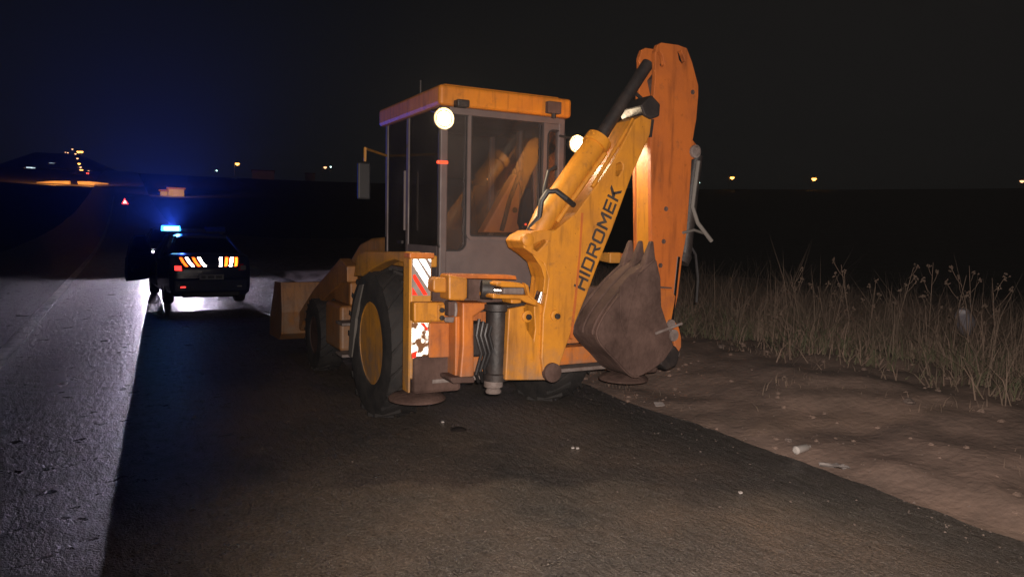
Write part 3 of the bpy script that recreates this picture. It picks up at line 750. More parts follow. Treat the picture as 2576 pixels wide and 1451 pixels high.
for (px, py) in ((1325, 795), (1397, 793)):
    q = on_y(px, py, YB + (.03 if px < 1360 else 0))
    MB().lathe([(.045, 0), (.045, -.012), (.03, -.016), (.03, -.004), (.001, -.004)], (q.x, q.y - .0006, q.z), 'y', 24).build('pin_boss', 'boom_yellow', boom, smooth=True)
    MB().lathe([(.022, -.004), (.022, -.022), (.001, -.024)], (q.x + .012, q.y - .0006, q.z - .005), 'y', 16).build('pin', 'black_steel', boom, smooth=True)
q = on_y(1387, 935, YB)
MB().lathe([(.075, .02), (.075, -.03), (.045, -.035), (.001, -.036)], q, 'y', 24).build('foot_pin', 'brown_steel', boom, smooth=True)
q = on_y(1326, 603, YB)
MB().lathe([(.05, .02), (.05, -.02), (.025, -.03), (.001, -.03)], q, 'y', 20).build('cylinder_pin', 'boom_yellow', boom, smooth=True)
q0 = on_y(1362, 735, YB + .1); q1 = on_y(1346, 785, YB + .1)
MB().tube([q0, q1], .04, 16).build('lock_cylinder', 'chrome', boom, smooth=True)
# lettering painted up the side of the boom
A0, A1 = on_y(1470, 732, YB), on_y(1564, 480, YB)
bx_ = (A1 - A0); Ltxt = bx_.length; bx_.normalize(); by_ = Vector((-bx_.z, 0, bx_.x))
G = {'H': [(0, 0, .2, 1), (.8, 0, 1, 1), (.2, .4, .8, .6)], 'I': [(0, 0, .22, 1)],
     'D': [(0, 0, .2, 1), (.2, .82, .8, 1), (.2, 0, .8, .18), [(.8, 0), (.94, .06), (1, .2), (1, .8), (.94, .94), (.8, 1), (.8, .82), (.8, .18)]],
     'R': [(0, 0, .2, 1), (.2, .82, .82, 1), (.2, .36, .82, .54), [(.82, .36), (.96, .42), (1, .5), (1, .88), (.95, .96), (.82, 1), (.82, .82), (.82, .54)], [(.5, .36), (.74, .36), (1.02, 0), (.78, 0)]],
     'O': [(.2, .82, .8, 1), (.2, 0, .8, .18), [(.2, 0), (.2, 1), (.06, .94), (0, .82), (0, .18), (.06, .06)], [(.8, 0), (.94, .06), (1, .18), (1, .82), (.94, .94), (.8, 1)]],
     'M': [(0, 0, .18, 1), (.82, 0, 1, 1), [(.18, 1), (.18, .70), (.5, .22), (.5, .56)], [(.82, 1), (.82, .70), (.5, .22), (.5, .56)]],
     'E': [(0, 0, .2, 1), (.2, .82, 1, 1), (.2, .41, .92, .59), (.2, 0, 1, .18)],
     'K': [(0, 0, .2, 1), [(.2, .40), (.42, .40), (1.02, 1), (.74, 1), (.2, .60)], [(.36, .56), (.56, .64), (1.04, 0), (.78, 0)]]}
word = 'HIDROMEK'; wid = {'H': 1, 'I': .22, 'D': 1, 'R': 1, 'O': 1.05, 'M': 1.2, 'E': .92, 'K': 1}; gap = .20
tot = sum(wid[c] for c in word) + gap * (len(word) - 1); un = Ltxt / tot; hgt = .112
let = MB(); cur = 0
for ch in word:
    for s in G[ch]:
        pl = [(s[0], s[1]), (s[2], s[1]), (s[2], s[3]), (s[0], s[3])] if isinstance(s, tuple) else s
        pts = [A0 + bx_ * ((cur + px * wid[ch] if ch != 'I' else cur + px) * un) + by_ * (py * hgt) + Vector((0, -.0030, 0)) for px, py in pl]
        let.prism(pts, (0, .0024, 0))
    cur += wid[ch] + gap
let.build('lettering', 'print_black', boom)
# boom nose bracket and dipper cylinder on the boom's back
YM = YB + TH / 2
ds = MB().tube([on_y(1348, 588, YM), on_y(1372, 545, YM), on_y(1497, 365, YM), on_y(1503, 356, YM)], [.085, .098, .098, .085], 20).build('dipper_cylinder', 'boom_yellow', BH, smooth=True)
MB().tube([on_y(1495, 368, YM), on_y(1508, 350, YM)], .112, 20).build('gland_collar', 'boom_yellow', ds, smooth=True)
MB().tube([on_y(1503, 356, YM), on_y(1610, 190, YM), on_y(1630, 160, YM)], .052, 16).build('dipper_rod', 'black_steel', ds, smooth=True)
MB().tube([on_y(1345, 596, YM), on_y(1330, 606, YM)], .07, 14).build('cylinder_eye', 'boom_yellow', ds, smooth=True)
MB().tube([on_y(1522, 386, YB + .05), on_y(1400, 558, YB + .05)], .020, 10).build('steel_pipe', 'boom_yellow', BH, smooth=True)
MB().tube([on_y(1490, 470, YB + .02), on_y(1592, 300, YB + .05)], .016, 10).build('steel_pipe', 'boom_yellow', BH, smooth=True)
for sft in (0, .05, .10):
    MB().tube([on_y(1524, 330, YM + sft), on_y(1565, 262, YM + sft), on_y(1600, 235, YM + sft), on_y(1628, 262, YM + sft), on_y(1640, 300, YM + sft)], .017, 8).build('boom_hose', 'hose', BH, smooth=True)
MB().tube([on_y(1330, 578, YM), on_y(1357, 545, YM - .05), on_y(1362, 505, YM - .08), on_y(1378, 482, YM - .1), on_y(1400, 480, YM - .12), on_y(1425, 500, YB - .06), on_y(1443, 515, YB - .01)], .022, 10).build('cylinder_hose', 'hose', BH, smooth=True)
MB().tube([on_y(1372, 545, YM + .05), on_y(1368, 480, YM + .1), on_y(1380, 430, YM + .1), on_y(1400, 420, YM + .1)], .016, 8).build('cab_hose', 'hose', BH, smooth=True)
# ---------------- dipper: two plates joined by a box, rod end between the plates at the top
DP = [(1648, 132), (1655, 112), (1664, 107), (1706, 113), (1728, 121), (1741, 155), (1757, 215), (1757, 240), (1752, 300), (1743, 352), (1754, 366), (1758, 380), (1752, 396), (1740, 402),
      (1738, 440), (1727, 590), (1716, 650), (1706, 740), (1692, 805), (1684, 850), (1668, 858), (1655, 842), (1648, 780), (1640, 720), (1637, 345), (1640, 300), (1649, 190)]
YD = YB + .02; TD = .25
dip = MB().px_y(DP, YD, YD + .045).build('dipper', 'dipper_orange', BH, bevel=.006)
for q in ([(1664, 130), (1671, 127), (1677, 137), (1681, 160), (1677, 166), (1671, 163)], [(1715, 127), (1724, 124), (1729, 136), (1734, 150), (1726, 158), (1719, 148)]):
    cut(dip, MB().px_y(q, YD - .05, YD + .1))
d2 = MB().prism([on_y(x, y, YD) + Vector((0, TD - .045, 0)) for x, y in DP], (0, .045, 0)).build('far_plate', 'dipper_orange', dip, bevel=.006)
DB = [(1644, 250), (1700, 255), (1748, 290), (1738, 440), (1727, 590), (1704, 740), (1690, 800), (1670, 830), (1652, 790), (1640.5, 720), (1638.5, 345)]
MB().prism([on_y(x, y, YD) + Vector((0, .046, 0)) for x, y in DB], (0, TD - .092, 0)).build('dipper_box', 'boom_yellow', dip)
MB().px_y([(1655, 195), (1690, 150), (1700, 170), (1665, 240)], YD + .05, YD + TD - .05).build('rod_clevis', 'brown_steel', dip, bevel=.01)
nose = MB().px_y([(1612, 265), (1640, 238), (1662, 262), (1660, 292), (1640, 300), (1622, 290)], YB - .03, YB + TH + .01).build('boom_nose', 'black_steel', BH, bevel=.012)
MB().px_y([(1640, 300), (1634, 345), (1640, 345), (1646, 300)], YB - .004, YB + .02).build('nose_gusset', 'black_steel', nose)
for (px, py) in ((1675, 525), (1669, 607), (1661, 667), (1742, 232), (1672, 790)):
    q = on_y(px, py, YD); MB().lathe([(.020, .002), (.020, -.006), (.012, -.006), (.001, -.001)], q, 'y', 14).build('plug', 'brown_steel', dip)
MB().px_y([(1640, 718), (1690, 722), (1690, 726), (1640, 723)], YD - .012, YD - .0006).build('weld_step', 'brown_steel', dip)
MB().px_y([(1641, 726), (1688, 729), (1700, 745), (1690, 800), (1682, 845), (1668, 852), (1658, 840), (1650, 780)], YD - .018, YD - .0008).build('doubler_plate', 'frame_orange', dip, bevel=.004)
q = on_y(1747, 381, YD - .02)
MB().lathe([(.055, .0), (.055, -.02), (.038, -.025), (.036, -.005), (.001, -.004)], q, 'y', 24).build('cylinder_boss', 'dull_steel', dip, smooth=True)
# bucket cylinder behind the dipper
YC = YD + TD / 2
bc = MB().tube([on_y(1752, 392, YC), on_y(1741, 470, YC), on_y(1722, 640, YC)], [.055, .06, .06], 18).build('bucket_cylinder', 'black_steel', BH, smooth=True)
MB().tube([on_y(1722, 640, YC - .05), on_y(1713, 660, YC - .05)], .07, 18).build('cylinder_head', 'black_steel', bc, smooth=True)
MB().tube([on_y(1703, 645, YC - .1), on_y(1686, 808, YC - .1)], .030, 16).build('bucket_rod', 'chrome', bc, smooth=True)
MB().tube([on_y(1757, 405, YC - .12), on_y(1748, 470, YC - .12), on_y(1742, 520, YC - .12), on_y(1755, 560, YC - .14), on_y(1790, 606, YC - .16)], .018, 8).build('loose_hose', 'pale_hose', BH, smooth=True)
MB().tube([on_y(1718, 585, YD - .03), on_y(1745, 578, YD - .03), on_y(1770, 586, YC - .1)], .012, 8).build('hose_stub', 'pale_hose', BH, smooth=True)
MB().tube([on_y(1728, 600, YC), on_y(1750, 640, YC), on_y(1756, 700, YC), on_y(1752, 760, YC)], .012, 8).build('loose_hose', 'hose', BH, smooth=True)
# ---------------- digging bucket, curled in; shell faces the cab, cheek plate faces the road
YK, WK = YB - .10, .37
OUT = [(1652, 655), (1662, 700), (1664, 770), (1690, 850), (1694, 872), (1672, 905), (1640, 930), (1605, 946), (1580, 940), (1548, 905), (1516, 872), (1500, 842), (1508, 812), (1527, 780), (1556, 742), (1592, 702), (1630, 666), (1645, 652)]
def crom(P_, n=3):
    out = []
    for i in range(len(P_) - 1):
        p0, p1, p2, p3 = (Vector((*P_[max(i - 1, 0)], 0)), Vector((*P_[i], 0)), Vector((*P_[i + 1], 0)), Vector((*P_[min(i + 2, len(P_) - 1)], 0)))
        for k in range(n):
            t_ = k / n
            q_ = .5 * (2 * p1 + (p2 - p0) * t_ + (2 * p0 - 5 * p1 + 4 * p2 - p3) * t_ ** 2 + (3 * p1 - p0 - 3 * p2 + p3) * t_ ** 3)
            out.append((q_.x, q_.y))
    return out + [P_[-1]]
OUT = OUT[:5] + crom(OUT[5:])
ck = [on_y(x, y, YK) for x, y in OUT]
bkt = MB().prism(ck, (0, .03, 0)).build('digging_bucket', 'brown_steel', BH, bevel=.006)
MB().prism([p + Vector((0, WK - .03, 0)) for p in ck], (0, .03, 0)).build('far_cheek', 'brown_steel', bkt, bevel=.006)
sh = [on_y(x, y, YK) for x, y in OUT[5:]]; sh2 = []
cen = sum(ck, Vector()) / len(ck)
for p in sh: sh2.append(p + (cen - p).normalized() * .03)
secs = [[a + Vector((0, .031, 0)), a + Vector((0, WK - .031, 0)), b_ + Vector((0, WK - .031, 0)), b_ + Vector((0, .031, 0))] for a, b_ in zip(sh, sh2)]
MB().loft(secs).build('bucket_shell', 'brown_steel', bkt, smooth=True)
for k in range(3):                                    # teeth along the lip
    y = YK + .045 + (WK - .09) * k / 2
    base = (sh[-1] + sh[-4]) / 2; base = Vector((base.x, y, base.z)); tip = base + Vector((.03, 0, .17))
    MB().loft([[base + Vector((-.07, -.036, -.06)), base + Vector((.07, -.036, -.02)), base + Vector((.07, .036, -.02)), base + Vector((-.07, .036, -.06))],
               [base + Vector((-.03, -.030, .05)), base + Vector((.055, -.030, .05)), base + Vector((.055, .030, .05)), base + Vector((-.03, .030, .05))],
               [tip + Vector((-.014, -.018, 0)), tip + Vector((.014, -.018, 0)), tip + Vector((.014, .018, 0)), tip + Vector((-.014, .018, 0))]]).build('bucket_tooth', 'brown_steel', bkt, bevel=.01)
    MB().tube([Vector((q.x, y, q.z)) + (q - cen).normalized() * .004 for q in sh[len(sh) // 2:]], .012, 6).build('wear_rib', 'brown_steel', bkt, smooth=True)
MB().tube([ck[i] + Vector((0, -.004, 0)) for i in range(len(ck) - 1, 10, -1)], .010, 6).build('cheek_edge', 'brown_steel', bkt, smooth=True)
MB().px_y([(1560, 720), (1585, 690), (1610, 680), (1590, 760), (1575, 850), (1560, 800)], YK - .014, YK - .0008).build('wear_plate', 'brown_steel', bkt, bevel=.006)
q = on_y(1672, 838, YD)
MB().tube([q + Vector((0, -.12, 0)), q + Vector((0, TD + .1, 0))], .05, 18).build('bucket_pin', 'dull_steel', bkt, smooth=True)
MB().tube([on_y(1650, 838, YK - .03), on_y(1715, 813, YK - .03)], .012, 8).build('pin_bar', 'dull_steel', bkt)
lk = [(1683, 806), (1697, 806), (1708, 822), (1714, 848), (1714, 872), (1704, 893), (1699, 893), (1698, 868), (1692, 842)]
for dy in (-.03, TD + .0):
    MB().px_y(lk, YD + dy, YD + dy + .03).build('bucket_link', 'dipper_orange', BH, bevel=.006)
MB().tube([on_y(1690, 815, YD - .04), on_y(1690, 815, YD - .04) + Vector((0, TD + .08, 0))], .04, 14).build('link_pin', 'dull_steel', BH, smooth=True)
q = on_y(1700, 890, YD - .04)
MB().tube([q, q + Vector((0, TD + .08, 0))], .04, 14).build('link_pin', 'dull_steel', BH, smooth=True)
MB().px_y([(1665, 890), (1700, 868), (1712, 885), (1705, 918), (1680, 932), (1660, 915)], YK + .05, YK + WK - .05).build('bucket_hanger', 'black_steel', bkt, bevel=.02)

# ------------------------------------------------------------------ police car
def car_body(root, paint_m, hi=False):
    S_ = [(0.00, .70, .34, .86), (.03, .80, .26, .95), (.07, .865, .22, 1.075), (.22, .885, .21, 1.12), (.75, .895, .20, 1.10), (1.3, .90, .19, .99), (2.4, .90, .19, .96), (3.2, .90, .19, .95),
          (3.5, .895, .20, .93), (4.05, .86, .21, .83), (4.32, .78, .24, .74), (4.42, .60, .32, .64)]
    secs = []
    for y, w, zb, zt in S_:
        half = [(0, zb), (w * .86, zb), (w * .97, zb + .08), (w, zb + .22), (w * .998, (zb + zt) / 2 + .06), (w * .985, zt - .15), (w * .96, zt - .045), (w * .86, zt), (0, zt + .025)]
        secs.append([(x, y, z) for x, z in half] + [(-x, y, z) for x, z in half[-2:0:-1]])
    body = MB().loft(secs).build('body', paint_m, root, smooth=True)
    wells = MB()
    for yw in (.92, 3.52):
        for sx in (-1, 1): wells.lathe([(.375, -.16), (.375, .16)], (sx * .86, yw, .31), 'x', 26)
    cut(body, wells)
    # greenhouse
    roof = MB().loft([[(x, y, z) for x, z in ((-.60 * k, zz), (-.50 * k, zz + .035), (0, zz + .05), (.50 * k, zz + .035), (.60 * k, zz), (0, zz - .02))] for y, zz, k in
                      ((1.13, 1.43, .96), (1.35, 1.475, 1), (1.9, 1.50, 1.02), (2.35, 1.485, 1), (2.52, 1.45, .97))]).build('roof', paint_m, root, smooth=True)
    for sx in (-1, 1):
        for a, c in (((.80, .55, 1.05), (.585, 1.16, 1.445)), ((.84, 1.95, .95), (.61, 1.95, 1.50)), ((.82, 3.22, .93), (.585, 2.50, 1.46))):
            MB().tube([(sx * a[0], a[1], a[2]), (sx * c[0], c[1], c[2])], [.055, .04], 8).build('pillar', paint_m, root, smooth=True)
    MB().prism([(-.74, .52, 1.085), (.74, .52, 1.085), (.56, 1.14, 1.44), (-.56, 1.14, 1.44)], (0, .004, -.006)).build('rear_window', 'car_glass', root)
    MB().prism([(-.76, 3.24, .955), (.76, 3.24, .955), (.57, 2.51, 1.465), (-.57, 2.51, 1.465)], (0, -.004, -.006)).build('windscreen', 'car_glass', root)
    for sx in (-1, 1):
        MB().prism([(sx * .80, .66, 1.06), (sx * .835, 1.92, .985), (sx * .612, 1.92, 1.49), (sx * .59, 1.20, 1.44)], (-sx * .006, 0, 0)).build('side_window', 'car_glass', root)
        MB().prism([(sx * .835, 1.98, .985), (sx * .82, 3.14, .955), (sx * .588, 2.46, 1.455), (sx * .612, 1.98, 1.49)], (-sx * .006, 0, 0)).build('side_window', 'car_glass', root)
    # wheels
    for yw in (.92, 3.52):
        for sx in (-1, 1):
            w = empty('wheel', (sx * .79, yw, .31)); w.parent = root
            MB().lathe([(.20, -.09), (.24, -.105), (.29, -.10), (.31, -.07), (.31, .07), (.29, .10), (.24, .105), (.20, .09), (.195, 0), (.20, -.09)], (0, 0, 0), 'x', 36).build('tyre', 'rubber', w, smooth=True)
            MB().lathe([(.198, sx * .085), (.18, sx * .06), (.06, sx * .075), (.001, sx * .08)], (0, 0, 0), 'x', 30).build('rim', 'rim_alloy', w, smooth=True)
    # seats seen through the rear glass
    for sx in (-.4, .4):
        s_ = MB().box((sx - .22, 1.9, .45), (sx + .22, 2.02, 1.10)).build('front_seat', 'seat', root, bevel=.04)
        MB().box((sx - .12, 1.92, 1.12), (sx + .12, 2.0, 1.30)).build('headrest', 'seat', s_, bevel=.03)
    MB().box((-.6, .95, .6), (.6, 1.1, 1.06)).build('rear_bench', 'seat', root, bevel=.05)
    return body

rl = on_z(436, 762)
PC = empty('police_car', (rl.x + .70, rl.y - .86, 0), rad(4.0)); PC.scale = (.94, 1, 1)
tag(PC, 'dark police car seen from behind with glowing blue roof light and striped reflective boot', 'car')
body = car_body(PC, 'car_blue')
lid = MB().prism([(-.66, -.012, .80), (.66, -.012, .80), (.70, .02, .93), (-.70, .02, .93)], (0, .02, 0)).build('boot_lid', 'car_blue', PC, bevel=.01)
MB().box((-.80, -.045, .30), (.80, .05, .60)).build('rear_bumper', 'car_blue', PC, bevel=.05, seg=3)
MB().box((-.62, -.03, .20), (.62, .06, .32)).build('bumper_skirt', 'plastic_black', PC, bevel=.03)
pl = MB().box((-.26, -.060, .575), (.26, -.047, .685)).build('number_plate', 'plate_white', PC, bevel=.004)
for x0, x1 in ((-.22, -.13), (-.08, .05), (.09, .22)):
    MB().box((x0, -.0635, .60), (x1, -.0605, .66)).build('plate_characters', 'plate_ink', pl)
for sx in (-1, 1):
    tl_ = MB().prism([(sx * .58, -.03, .76), (sx * .84, .10, .76), (sx * .85, .14, .92), (sx * .62, -.005, .90)], (0, -.03, 0)).build('tail_lamp', 'tail_red', PC, bevel=.012)
    MB().prism([(sx * .62, -.058, .775), (sx * .76, .012, .775), (sx * .76, .03, .87), (sx * .63, -.036, .87)], (0, -.008, 0)).build('reflector', 'retro_far_red' if sx < 0 else 'plate_white', tl_)
    MB().box((sx * .60 - .05, -.056, .41), (sx * .60 + .05, -.046, .44)).build('bumper_reflector', 'retro_far_red' if sx < 0 else 'rim_alloy', PC)
    mw = MB().box((sx * .88 - .06, 3.0, .98), (sx * .88 + .16 * sx + .02, 3.10, 1.12))
    if sx > 0: mw.build('wing_mirror', 'car_blue', PC, bevel=.02)
cols = ['retro_far_orange', 'retro_far_white', 'retro_far_orange', 'retro_far_white', 'retro_far_white', 'retro_far_orange', 'retro_far_white', 'retro_far_orange']
bot = [-.51, -.38, -.255, -.13, .20, .31, .415, .53]; top = [-.63, -.51, -.37, -.25, .22, .345, .455, .555]
for k in range(8):
    w2 = .031
    pts = []
    a0 = (bot[k], .855, -.006); a1 = ((bot[k] + top[k]) / 2 - (.012 if k < 4 else -.004), .945, .012); a2 = (top[k], 1.045, .055)
    L1 = [Vector((q[0] - w2, q[2] - .012, q[1])) for q in (a0, a1, a2)]; R1 = [Vector((q[0] + w2, q[2] - .012, q[1])) for q in (a0, a1, a2)]
    b = MB(); b.add(L1 + R1 + [p + Vector((0, .006, 0)) for p in L1 + R1], [(0, 3, 4, 1), (1, 4, 5, 2), (6, 7, 10, 9), (7, 8, 11, 10), (0, 1, 7, 6), (1, 2, 8, 7), (3, 9, 10, 4), (4, 10, 11, 5), (0, 6, 9, 3), (2, 5, 11, 8)])
    b.build('reflective_stripe', cols[k], PC)
# badge row on the boot and small marks
for (x, z, w) in ((-.20, .735, .02), (-.19, .70, .03), (-.18, .67, .02), (-.29, .66, .035)):
    MB().box((x - w / 2, -.022, z), (x + w / 2, -.013, z + .012)).build('boot_badge', 'chrome', PC)
# open driver door: hinged at its front edge
dr = empty('driver_door', (-.90, 3.08, 0), rad(-36)); dr.parent = PC
MB().loft([[(x, y, z) for x, z in ((-.03, .41), (-.055, .6), (-.03, .95), (.03, .95), (.01, .6), (.03, .41))] for y in (-1.08, -.6, 0)]).build('door_panel', 'car_blue', dr, smooth=True)
MB().tube([(0, -1.06, .94), (.06, -1.04, 1.25), (.16, -.98, 1.45), (.18, -.6, 1.46), (.10, -.2, 1.15), (0, -.02, .95)], .022, 8).build('window_frame', 'car_blue', dr, smooth=True)
MB().prism([(0, -1.04, .95), (.06, -1.02, 1.25), (.16, -.96, 1.44), (.18, -.6, 1.45), (.10, -.2, 1.15), (0, -.04, .95)], (.006, 0, 0)).build('door_glass', 'car_glass', dr)
MB().box((-.20, -.22, .96), (-.02, -.10, 1.10)).build('wing_mirror', 'car_blue', dr, bevel=.02)
MB().box((.012, -.9, .62), (.05, -.3, .70)).build('arm_rest', 'plastic_black', dr, bevel=.01)
MB().box((-.92, 2.0, .32), (-.885, 3.05, .92)).build('door_opening', 'plastic_black', PC)
# roof light bar: left half flashing
lbz = 1.545
bar = MB().box((-.80, 1.62, lbz), (.64, 1.86, lbz + .035)).build('light_bar', 'plastic_black', PC, bevel=.01)
for x0, x1, m, nm in ((-.80, -.40, 'beacon_on', 'lit_beacon'), (.18, .64, 'beacon_off', 'dark_beacon')):
    sec = []
    for k in range(9):
        a = math.pi * k / 8; sec.append((-math.cos(a) * .115, lbz + .036 + math.sin(a) * .115))
    MB().prism([(x0, 1.74 + p, q) for p, q in sec], (x1 - x0, 0, 0)).build(nm, m, bar, smooth=True)
MB().tube([(-.76, 1.615, lbz + .085), (-.44, 1.615, lbz + .085)], .04, 10).build('beacon_core', 'beacon_core', bar)
MB().box((-.38, 1.65, lbz + .036), (.18, 1.83, lbz + .09)).build('siren_box', 'plastic_black', bar, bevel=.015)
for x in (-.55, .55): MB().box((x - .03, 1.68, 1.50), (x + .03, 1.80, lbz)).build('bar_foot', 'plastic_black', bar)
bl_d = bpy.data.lights.new('beacon_light', 'POINT'); bl_d.energy = 9; bl_d.color = (.05, .12, 1.0); bl_d.shadow_soft_size = .06
bl = bpy.data.objects.new('beacon_light', bl_d); COL.objects.link(bl); bl.parent = PC; bl.location = (-.52, 1.58, lbz + .22)
_to = PC.matrix_basis.inverted() @ CAM
spot('beacon_glow_spot', (-.60, 1.48, lbz + .09), (_to.x - 2.5, _to.y, _to.z + 9.0), 13000, 62, (.03, .10, 1.0), 1.0, .05, PC)  # extra lamp aimed up into the haze to imitate the blue flare

# car facing the camera behind the police car, headlamps on
oc = on_z(385, 674)
OC = empty('facing_car', (oc.x + .66, oc.y + 4.45, 0), math.pi)
tag(OC, 'dark car with its headlamps on facing the camera beyond the police car', 'car')
car_body(OC, 'car_dark')
for sx in (-1, 1):
    hl = MB().prism([(sx * .52, 4.40, .60), (sx * .78, 4.26, .62), (sx * .78, 4.24, .74), (sx * .52, 4.37, .72)], (0, .03, 0)).build('headlamp', 'head_lens', OC, bevel=.01)
    spot('headlamp_beam', (sx * .65, 4.48, .67), (sx * .65 + .5, 14.4, .45), 2100, 95, (.86, .74, 1.0), .55, .018, OC)
MB().box((-.86, 4.40, .58), (.86, 4.815, .64)).build('beam_shield_low', 'plastic_black', OC)  # added plate, cuts the headlamp light just ahead of the car
MB().box((-.86, 4.45, .72), (.86, 4.80, .73)).build('beam_shield_top', 'plastic_black', OC)  # added plate carrying the lip that cuts the beam from above
MB().box((-.86, 4.79, .6572), (.86, 4.815, .73)).build('beam_shield_lip', 'plastic_black', OC)  # added lip, dims the beam on the nearer road
MB().box((-.5, 4.36, .35), (.5, 4.43, .55)).build('grille', 'plastic_black', OC)
MB().box((-.26, 4.43, .40), (.26, 4.44, .51)).build('number_plate', 'plate_white', OC)

# ------------------------------------------------------------------ far lamps, town, sign
def street_lamp(px, py, D, post=9.0, size=1.0, m='sodium', label='', post_m='lamp_post', arm=1):
    p = at(px, py, D); g = terrain(p.x, p.y) - .3
    t = empty('street_lamp', (p.x, p.y, g)); h = max(2.5, p.z - g)
    rz = math.atan2(CR.y, CR.x); t.rotation_euler[2] = rz
    MB().tube([(-1.1 * arm, 0, 0), (-1.1 * arm, 0, h * .9), (-.9 * arm, 0, h + .1), (-.2 * arm, 0, h + .2)], [.14, .10, .08, .07], 8).build('post', post_m, t, smooth=True)
    s = size
    MB().loft([[(x, y, z) for x, y, z in ((-.6 * s, -.22 * s, h + .05), (.6 * s, -.18 * s, h + .1), (.6 * s, .18 * s, h + .1), (-.6 * s, .22 * s, h + .05))],
               [(x, y, z) for x, y, z in ((-.45 * s, -.12 * s, h + .05 + .28 * s), (.5 * s, -.1 * s, h + .1 + .22 * s), (.5 * s, .1 * s, h + .1 + .22 * s), (-.45 * s, .12 * s, h + .05 + .28 * s))]]).build('lamp_head', 'lamp_post', t)
    MB().lathe([(.001, h - .42 * s), (.26 * s, h - .30 * s), (.42 * s, h - .02), (.40 * s, h + .045)], (0, 0, 0), 'z', 12).build('lamp_glass', m, t, smooth=True)
    tag(t, label, 'street lamp', 'distant street lamps')
    return t
LAMPS = [(597, 411, 330, 1.35, 'sodium', 'bright orange street lamp on the skyline above the police car'),
         (818, 420, 340, 1.2, 'sodium_dim', 'dim orange street lamp on the skyline left of the cab'),
         (832, 419, 420, .8, 'cool_lamp', 'small blue-white lamp on the skyline left of the cab'),
         (1228, 450, 260, .7, 'sodium', 'orange street lamp seen through the rear cab window'),
         (1842, 446, 285, 1.2, 'sodium', 'orange street lamp just right of the dipper arm, left of a pair'),
         (2048, 449, 285, 1.3, 'sodium', 'orange street lamp on the right skyline, right of a pair'),
         (2570, 468, 330, 1.2, 'sodium_dim', 'street lamp cut by the right edge of the picture'),
         (171, 403, 960, 1.5, 'sodium_dim', 'topmost lamp of the hillside town'),
         (165, 406, 960, 1.0, 'sodium_dim', 'small lamp left beside the topmost hillside lamp'),
         (198, 405, 900, 2.6, 'sodium', 'large bright orange lamp at the top right of the hillside row'),
         (206, 411, 860, 2.4, 'sodium', 'large bright orange lamp second from the top right of the hillside row'),
         (183, 411, 860, 1.5, 'sodium_dim', 'hillside lamp at the head of the descending row'),
         (191, 422, 720, 1.3, 'sodium_dim', 'hillside lamp second down the descending row'),
         (195.5, 427, 660, 1.3, 'sodium_dim', 'hillside lamp third down the descending row'),
         (199.5, 431.5, 600, 1.4, 'sodium', 'hillside lamp fourth down the descending row'),
         (203, 436, 560, 1.1, 'sodium_dim', 'hillside lamp fifth down the descending row'),
         (205, 440, 520, 1.5, 'sodium', 'lowest lamp of the descending hillside row'),
         (223, 441, 520, .9, 'sodium_dim', 'lone lamp right of the descending hillside row'),
         (177, 450, 420, .7, 'sodium_dim', 'pale lamp just above the lit orange wall'),
         (545, 437, 330, .45, 'cool_lamp', 'tiny white light on the skyline above the police car, left of the bright lamp'),
         (1759, 471, 300, .35, 'cool_lamp', 'tiny white light at the skyline touching the dipper arm'),
         (9, 430, 520, .8, 'sodium_dim', 'far pale lamp at the left edge of the picture'),
         (61, 433, 520, .9, 'sodium_dim', 'far pale lamp left of the lit apartment windows')]
for px, py, D, s, m, lab in LAMPS: street_lamp(px, py, D, 9, s * 1.5, m, lab)
# low town blocks
def far_block(px0, px1, pyt, D, depth, m, name, label, cat='building', base=None, wins=()):
    a, c = at(px0, pyt, D), at(px1, pyt, D); w = (c - a).length; mid = (a + c) / 2
    g = min(terrain(a.x, a.y), terrain(c.x, c.y)) - 1.5
    t = empty(name, (mid.x, mid.y, g)); t.rotation_euler[2] = math.atan2((c - a).y, (c - a).x)
    h = mid.z - g
    MB().box((-w / 2, 0, 0), (w / 2, depth, h)).build('wall', m, t)
    MB().box((-w / 2 - .3, -.3, h), (w / 2 + .3, depth + .3, h + .35)).build('roof', 'roof_tile', t)
    for (wx, wy, ww, wh) in wins:
        q = at(wx, wy, D); lx_ = (Vector((q.x, q.y, 0)) - Vector((a.x, a.y, 0))).length * (1 if True else 1) - w / 2; lz = q.z - g
        fr = MB().box((lx_ - ww / 2 - .2, -.12, lz - wh / 2 - .2), (lx_ + ww / 2 + .2, -.002, lz + wh / 2 + .2)).build('window', 'lamp_post', t)
        MB().box((lx_ - ww / 2, -.16, lz - wh / 2), (lx_ + ww / 2, -.123, lz + wh / 2)).build('pane', 'lit_window', fr)
    tag(t, label, cat)
    return t
far_block(125, 168, 424, 470, 14, 'house_wall', 'apartment_building', 'wide dim building behind the lit orange wall')
far_block(120, 142, 407, 640, 12, 'house_wall', 'apartment_building', 'hillside block with two lit windows above the wide dim building', wins=((130.5, 412.5, 3.4, 1.6), (130.5, 418, 3.4, 1.6)))
far_block(64, 92, 417, 560, 12, 'house_wall', 'apartment_building', 'block with four lit windows stacked at the far left', wins=((73.5, 423, 3.2, 1.5), (73.5, 429, 3.2, 1.5), (74, 435.5, 3.0, 1.4), (83, 423, 2.4, 1.0)))
far_block(634, 690, 430, 300, 10, 'house_wall', 'farm_building', 'low pale house right of the bright skyline lamp')
far_block(768, 792, 437, 340, 3, 'house_wall', 'gate_pillar', 'narrow lit pillar on the skyline left of the cab', 'pillar')
far_block(1851, 1876, 478, 280, 5, 'house_wall', 'roadside_hut', 'small lit hut below the left skyline lamp of the right pair', 'hut')
far_block(2006, 2028, 480, 280, 4, 'house_wall', 'roadside_hut', 'small pale hut below the right skyline lamp of the pair', 'hut')
